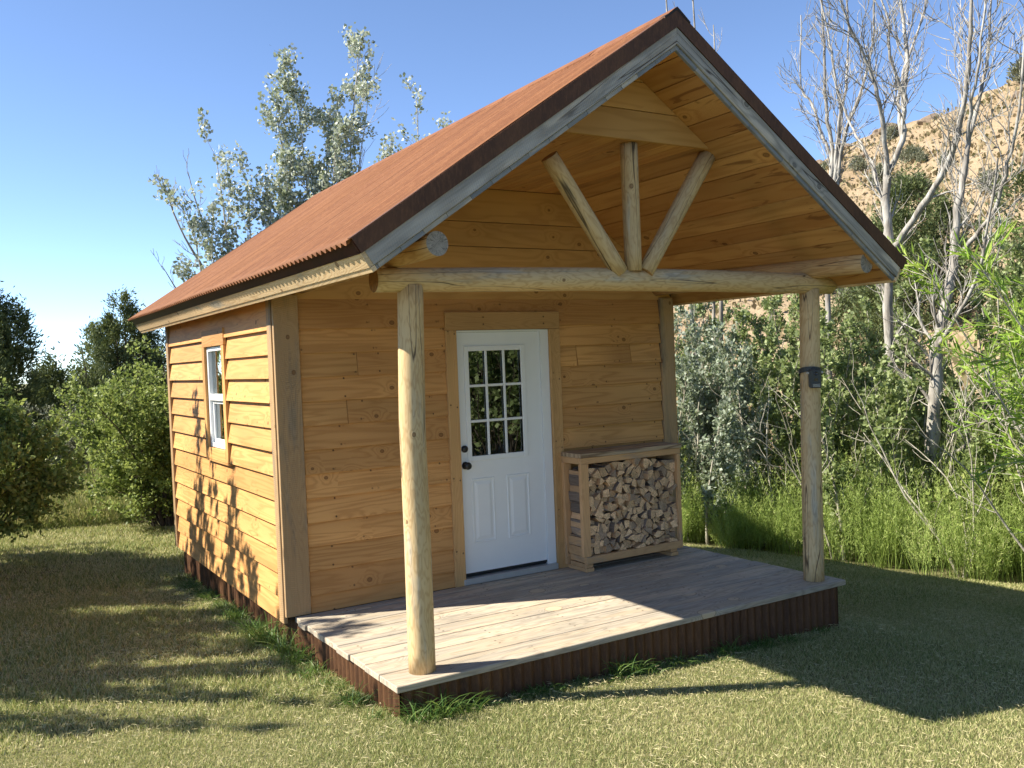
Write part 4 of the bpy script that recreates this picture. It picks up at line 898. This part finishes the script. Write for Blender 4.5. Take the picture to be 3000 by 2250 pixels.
for i, (x, y, h_, k_, lb) in enumerate(TH):
    if k_ == 's': slim('poplar_sapling', 'young tree', at(x, y), lb, h_, 15, 200 + i, 'leaf_silverbush', 'bark_pale', .062, .62, 15, .75, .5, 'leafy thicket right of the cabin', .026, .12, .25, 12, 2)
    else: slim('aspen_sapling', 'young tree', at(x, y), lb, h_, 15, 200 + i, 'leaf_aspen', 'bark_pale', .062, .85, 14, .85, .5, 'leafy thicket right of the cabin', .028, .14, .25, 12, 2)
# dark understory shrubs close the thicket at its foot
for i, (x, y, h_, r_) in enumerate(((7.87, 4.1, 1.8, 1.05), (8.8, 2.36, 1.7, 1.1), (9.85, 1.31, 1.7, 1.1), (9.15, -.31, 1.6, 1.0), (10.31, -1.47, 1.7, 1.2), (10.31, 4.79, 2.1, 1.3), (12.28, 2.82, 2.1, 1.4), (11.82, .15, 2.1, 1.4))):
    shrub('understory_bush', 'shrub', at(x, y), 'dark leafy bush filling the ' + ['foot of the silvery poplars', 'space behind the right porch post', 'foot of the forked bare tree', 'foot of the leaning bare tree', 'right edge behind the willow', 'back of the poplar clumps', 'back of the thicket below the hill', 'back of the thicket behind the leaning tree'][i], r_, h_, 13, 240 + i, 'leaf_oak', 'bark_dark', .065, .7, 16, group='dark bushes at the foot of the thicket', nsub=6)
# loose bare sticks inside the thicket
rng = np.random.default_rng(5)
for i in range(15):
    x, y = [(8.1, 2.3), (8.4, 2.0), (8.5, 3.6), (7.9, 1.45), (8.9, .7), (8.2, -.2), (7.5, 4.1), (9.6, -.3), (8.3, -1.2), (7.3, 4.9), (8.0, 3.9), (8.6, 2.9), (8.9, 1.2), (9.7, 1.3), (10.2, -.6)][i]
    polys = []
    for k in range(5):
        a = rng.random() * 6.28; P, _ = curve((0, 0, -.1), (math.cos(a) * .35, math.sin(a) * .35, 1), rng.uniform(1.8, 3.0), 9, rng, .1, -.02); r = np.linspace(.018, .004, len(P)); polys.append((P, r)); sub(P, r, rng, polys, 6, .8, .7, 1, .5, .14, .05, .3, .0035, None, 6)
    plant('bare_sapling', 'dead sapling', at(x, y), 'grey leafless sapling ' + ['left of the right post, in front', 'directly behind the right porch post', 'among the silvery poplars', 'just right of the right porch post', 'between the two bare trees', 'left of the leaning bare tree', 'nearest the cabin wall', 'under the leaning bare tree', 'under the willow', 'tight against the cabin wall', 'left of the silvery poplars', 'left of the right post, farther back', 'right of the right post, farther back', 'just left of the forked bare tree', 'right of the leaning bare tree'][i], polys, None, 'bark_pale', None, 'grey leafless saplings in the thicket')
# willow at the right edge: long narrow drooping leaves
def willow(loc, seed, label, h_=3.2, nst=10, per=22):
    rng = np.random.default_rng(seed); polys, sites = [], []
    for k in range(nst):
        a = rng.random() * 6.28; P, _ = curve((0, 0, -.1), (math.cos(a) * .26, math.sin(a) * .26, 1), h_ * rng.uniform(.7, 1), 10, rng, .07, .0); r = np.linspace(.019, .004, len(P)); polys.append((P, r))
        sub(P, r, rng, polys, 10, 1.0, .9, 1, .4, .1, -.04, .36, .003, sites, 7); sites.append(P[-5:])
    Vf = leaves_on(sites, rng, per, .15, .11, .02, .2, 1.1)
    return plant('willow', 'willow', loc, label, polys, Vf, 'bark_pale', 'leaf_willow', 'bright willows at the right edge')
willow(at(6.35, -2.85), 71, 'bright yellow green narrow leaved willow overhanging the right edge', 3.9, 14, 34)
willow(at(7.2, -2.5), 72, 'second narrow leaved willow behind the first at the right edge', 3.0, 9, 20)
# ---- hillside trees and shrubs
jb = juniper('juniper_tree', at(24.5, 11.6), 'big dark juniper halfway up the dry hill right of the porch roof', 2.3, 5.2, 51, 36000, .14, spires=8)
juniper('juniper_tree', at(26.5, 14.9), 'rounder juniper to the left of the big one on the dry hill', 1.5, 2.7, 52, 6000, .16)
juniper('juniper_tree', at(23.5, 7.4), 'dark juniper high on the hill at the right edge', 2.2, 4.4, 53, 9000, .17)
juniper('juniper_tree', at(20.5, 9.4), 'small juniper low on the hill over the thicket', .9, 1.6, 54, 3500, .13)
juniper('juniper_tree', at(19.0, 10.5), 'juniper near the foot of the hill beside the right roof edge', 1.4, 2.6, 55, 5000, .15)
sb = juniper('hill_shrub', at(40, 20), 'small dark shrub dotting the dry hillside', .8, 1.1, 56, 900, .2, 'shrubs dotting the hillside', 3, 'sage', cat='shrub')
rng = np.random.default_rng(9)
for k in range(70):
    x, y = rng.uniform(20, 64), rng.uniform(2, 58); s = rng.uniform(.5, 1.3); dup(sb, at(x, y), rng.random() * 6, s)
for x, y, s in ((62, 26.5, 2.2), (60, 24, 1.8), (63, 29, 1.5)): dup(sb, at(x, y), 1, s, 'dark shrub on the skyline of the dry hill at the right')
# rocks
def rock(seed):
    rng = np.random.default_rng(seed); bm_ = bpy.data.meshes.new('rock'); import bmesh
    b = bmesh.new(); bmesh.ops.create_icosphere(b, subdivisions=2, radius=.5); n_ = rng.normal(size=(7, 3)); n_ /= np.linalg.norm(n_, axis=1, keepdims=True)
    for v in b.verts:
        c = np.array(v.co); 
        for q in n_:
            d = c.dot(q) - .32
            if d > 0: c = c - q * d
        v.co = c * np.array([1.5, 1.1, .8]) + rng.normal(0, .012, 3)
    b.to_mesh(bm_); b.free(); return bm_
M['rock'] = barkmat('brown_scree_rock', (.25, .19, .135), (.16, .12, .085), .3)
rks = [rock(s) for s in (1, 2, 3)]
for me in rks: me.materials.append(M['rock'])
rng = np.random.default_rng(10)
for k in range(70):
    if k < 35: d = rng.uniform(56, 63)
    else: d = rng.uniform(24, 56)
    al = rng.uniform(8, 75); x = -2.09 + .989 * d + .148 * al; y = -6.76 - .148 * d + .989 * al
    o = link('rock', rks[k % 3], None, (x, y, gz(x, y) + .1)); o.rotation_euler = (rng.normal(0, .2), rng.normal(0, .2), rng.random() * 6); s = rng.uniform(.5, 1.9) if k < 35 else rng.uniform(.3, 1.1); o.scale = (s, s, s)
    tag(o, 'brown rock lying along the skyline of the dry hill' if k < 35 else 'brown rock lying on the dry hillside slope', 'rock', 'rocks on the hillside')
rng = np.random.default_rng(12); n = 26000; x = rng.uniform(12, 66, n); y = rng.uniform(-2, 62, n); z = np.maximum(ground_z(x, y), hill_z(x, y))
P = np.stack([x, y, z], 1); A = np.stack([rng.normal(0, .5, n), rng.normal(0, .5, n), np.ones(n)], 1); Lh = rng.uniform(.15, .42, n)
V, F, r = kites(P, A, Lh, Lh * .7, rng, mid=.6); o = link('hill_grass', npmesh('hill_grass', V, F, 'hilltuft', r)); tag(o, 'dry bunch grass scattered over the tan hillside', 'grass', kind='stuff')

# ---- grass
def lawn_pts(n, xr, yr, rng, f=None):
    x = rng.uniform(*xr, n); y = rng.uniform(*yr, n)
    ok = ~((x > .04) & (x < 3.90) & (y > -1.89) & (y < 3.9)); ok &= x > -2.9 + .06 * (y + 6.8) - .25
    ok &= (x + 2.09) * .86 < (y + 6.76) * 1.62 + .6
    if f is not None: ok &= f(x, y)
    return x[ok], y[ok]
def edge_right(y): return np.interp(y, [-2.5, -.9, -.05, 1.4, 2.2, 3.1, 4.5], [8.6, 8.05, 7.5, 7.45, 7.0, 6.5, 6.2])
rng = np.random.default_rng(20); Vs, Fs, Rs = [], [], []; b = 0
patch = lambda x, y: .5 + .5 * np.sin(x * 2.1 + 1.3 * np.sin(y * 1.7)) * np.cos(y * 2.6 + np.sin(x * 1.9))
for n, xr, yr, ln, wd in ((500000, (-2.4, 8.8), (-4.6, -1.2), (.018, .042), .0036), (270000, (-3, 8.5), (-1.2, 3.5), (.03, .06), .0065), (120000, (-3, 7), (3.5, 9.0), (.04, .075), .010)):
    x, y = lawn_pts(n, xr, yr, rng, lambda x, y: (x < edge_right(y) + .15) & (y < 8.6)); n = len(x); z = ground_z(x, y)
    pt = patch(x, y); L_ = rng.uniform(*ln, n) * (.75 + .5 * pt); le = rng.uniform(.25, 1.1, n); a = rng.random(n) * 6.28
    A = np.stack([np.cos(a) * le, np.sin(a) * le, np.ones(n)], 1); rv = np.clip(rng.random(n) * .75 + .35 * (1 - pt) * rng.random(n), 0, 1)
    V, F, r = kites(np.stack([x, y, z - .004], 1), A, L_, wd, rng, rnd=rv, mid=.3); Vs.append(V); Fs.append(F + b); Rs.append(r); b += len(V)
# lying straw clippings
x, y = lawn_pts(75000, (-2.6, 8.5), (-4.6, 5), rng, lambda x, y: (x < edge_right(y)) & (rng.random(len(x)) < .35 + .65 * (np.sin(x * 3.1 + y) * np.cos(y * 2.2 - x * 1.4) > .05))); n = len(x); a = rng.random(n) * 6.28
A = np.stack([np.cos(a), np.sin(a), rng.normal(.05, .16, n)], 1); L_ = rng.uniform(.025, .06, n)
V, F, r = kites(np.stack([x, y, ground_z(x, y) + rng.uniform(.012, .045, n)], 1), A, L_, .0033, rng, rnd=rng.uniform(.6, 1, n)); Vs.append(V); Fs.append(F + b); Rs.append(r); b += len(V)
o = link('lawn_grass', npmesh('lawn_grass', np.concatenate(Vs), np.concatenate(Fs), 'grass', np.concatenate(Rs))); tag(o, 'short mown lawn blades with pale dry clippings lying on them', 'grass', kind='stuff')
def blades(P, A, L_, W_, rng, rv, seg=4, droop=.6):
    """curved ribbons -> quads"""
    n = len(P); A = norm(A); H = A.copy(); H[:, 2] = 0; H = norm(H + 1e-4); B = norm(np.cross(A, np.array([0, 0, 1.]) + rng.normal(0, .3, (n, 3)))); pts = []
    for k in range(seg + 1):
        f = k / seg; c = P + A * (L_ * f)[:, None] + H * (L_ * droop * f * f * .5)[:, None] - np.array([0, 0, 1]) * (L_ * droop * f ** 2.5 * .55)[:, None]; w_ = (W_ * (1 - f) ** .7 * .5 + .0002)[:, None]; pts += [c - B * w_, c + B * w_]
    V = np.stack(pts, 1).reshape(-1, 3); base = (np.arange(n) * (2 * seg + 2))[:, None]; q = np.concatenate([np.array([[2 * k, 2 * k + 1, 2 * k + 3, 2 * k + 2]]) for k in range(seg)])
    F = (base[:, None, :] + q[None]).reshape(-1, 4); return V, F, np.repeat(rv, 2 * seg + 2)
# long uncut grass along the skirting
rng = np.random.default_rng(23); xs_, ys2, hs = [], [], []
cl = [(.10 + 3.7 * rng.random() ** 1.0, -1.93 - abs(rng.normal(0, .05)), rng.uniform(.05, .12)) for _ in range(42)] + [(-.03 - abs(rng.normal(0, .05)), rng.uniform(-1.9, 3.9), rng.uniform(.06, .17)) for _ in range(60)]
cl += [(.24, -2.0, .30), (.42, -2.0, .2), (.10, -2.0, .22), (.9, -1.97, .14), (1.62, -1.97, .27), (1.75, -1.97, .2), (2.1, -1.96, .16), (2.6, -1.95, .2), (2.95, -1.95, .14), (-.05, -.35, .26), (-.08, -.1, .30), (-.10, .25, .34), (-.12, .5, .3), (-.08, -.75, .22), (-.06, -1.5, .2), (-.1, 1.2, .22)]
PP, AA, LL, RV = [], [], [], []
for x, y, h_ in cl:
    n = int(30 + 120 * h_); a = rng.random(n) * 6.28; PP.append(np.stack([x + rng.normal(0, .045, n), y + rng.normal(0, .03, n), np.zeros(n)], 1)); le = rng.uniform(.1, .8, n); AA.append(np.stack([np.cos(a) * le, np.sin(a) * le, np.ones(n)], 1)); LL.append(h_ * rng.uniform(.5, 1.25, n)); RV.append(rng.random(n))
P = np.concatenate(PP); P[:, 2] = ground_z(P[:, 0], P[:, 1]) - .01; LL = np.concatenate(LL); V, F, r = blades(P, np.concatenate(AA), LL, LL * .012 + .004, rng, np.concatenate(RV), 5, .8)
o = link('long_grass', npmesh('long_grass', V, F, 'edgegrass', r)); tag(o, 'long uncut grass growing along the rusty skirting', 'grass', kind='stuff')
# tall grass meadow on the left behind the lawn, and dry grass beyond
rng = np.random.default_rng(24); n = 42000; x = rng.uniform(-3.2, 1.6, n); y = 8.4 + rng.random(n) ** 1.3 * 12; P = np.stack([x, y, ground_z(x, y) - .01], 1)
a = rng.random(n) * 6.28; le = rng.uniform(.05, .45, n); L_ = rng.uniform(.25, .75, n) * np.clip((y - 8.2) * 1.2, .35, 1)
V, F, r = blades(P, np.stack([np.cos(a) * le, np.sin(a) * le, np.ones(n)], 1), L_, np.full(n, .009), rng, rng.random(n), 3, .5)
V2, F2, r2 = kites(np.stack([x, y, ground_z(x, y)], 1) + np.stack([np.cos(a) * le, np.sin(a) * le, np.ones(n)], 1) * L_[:, None] * .75, rng.normal(0, .3, (n, 3)) + [0, 0, 1], .07, .014, rng, rnd=rng.uniform(.6, 1, n))
o = link('tall_grass', npmesh('tall_grass', np.concatenate([V, V2]), np.concatenate([F, F2 + len(V)]), 'tallgrass', np.concatenate([r, r2]))); tag(o, 'tall seeding grass beyond the lawn on the left', 'grass', kind='stuff')
# feathery bright green weeds on the right
rng = np.random.default_rng(25); Vs, Fs, Rs = [], [], []; b = 0; cen = []
for k in range(720):
    y = rng.uniform(-3.0, 4.2); e = float(edge_right(np.array(y))); dp = rng.random() ** .85 * 3.0; x = e + .02 + abs(rng.normal(0, .12)) + dp
    if y > 2.0 and dp > 1.3: continue
    cen.append((x, y, rng.uniform(.75, 1.35) * (.92 + .24 * min(dp, 2.2)) * (.7 if y > 2.2 else 1) * (1.25 if rng.random() < .12 else 1)))
for x, y, h_ in cen:
    ns = rng.integers(9, 17); tone = rng.random() * .35
    a = rng.random(ns) * 6.28; sp = rng.uniform(0, .16, ns); P = np.stack([x + np.cos(a) * sp, y + np.sin(a) * sp, np.zeros(ns)], 1); P[:, 2] = ground_z(P[:, 0], P[:, 1]) - .02
    le = rng.uniform(.0, .42, ns); A = norm(np.stack([np.cos(a) * le, np.sin(a) * le, np.ones(ns)], 1)); L_ = h_ * rng.uniform(.6, 1.1, ns)
    V, F, r = blades(P, A, L_, np.full(ns, .007), rng, rng.uniform(.1, .5, ns), 3, .12); Vs.append(V); Fs.append(F + b); Rs.append(r); b += len(V)
    nl = 46; f = rng.uniform(.22, 1.02, (ns, nl)); Q = P[:, None, :] + A[:, None, :] * (L_[:, None] * f)[..., None] + rng.normal(0, .012, (ns, nl, 3)); D = A[:, None, :] * .9 + rng.normal(0, .62, (ns, nl, 3)) + [0, 0, .25]
    V, F, r = kites(Q.reshape(-1, 3), D.reshape(-1, 3), rng.uniform(.03, .085, ns * nl), .0075, rng, rnd=np.clip(rng.random(ns * nl) * .65 + tone, 0, 1)); Vs.append(V); Fs.append(F + b); Rs.append(r); b += len(V)
o = link('feathery_weeds', npmesh('feathery_weeds', np.concatenate(Vs), np.concatenate(Fs), 'weed', np.concatenate(Rs))); tag(o, 'bright green feathery weeds standing waist high along the right of the lawn', 'weeds', kind='stuff')
# trees in front of the porch, out of view, that the door glass mirrors
for i, (x, y, h_) in enumerate(((6.9, -8.2, 5.5), (9.6, -6.6, 6.0), (5.4, -11.0, 6.0), (10.5, -10, 7))):
    shrub('scrub_oak', 'shrub', at(x, y), 'leafy tree across the lawn facing the porch, ' + ['nearest the willow', 'second from the willow', 'nearest the viewer', 'farthest back'][i], 2.3, h_, 18, 300 + i, 'leaf_aspen', 'bark_dark', .13, .7, 18, group='trees facing the porch', nsub=6)

for k, (x, y) in enumerate(((7.6, -13.5), (11.5, -13), (14, -8), (16, -3.5))):
    dup(jb, at(x, y), k * 2.1, 1.25, 'dense juniper closing the view across the lawn from the porch, ' + ['straight opposite the door', 'second to the right', 'third to the right', 'behind the willow'][k])

for k, (x, y, s_) in enumerate(((-5.6, 3.2, .80), (-5.8, 4.9, .85))):  # unseen junipers added behind the tree row to make the lawn shade more solid
    dup(jb, at(x, y), k * 1.7, s_, 'dense juniper added out of view on the left to thicken the lawn shade, ' + ['nearer one', 'farther one'][k])
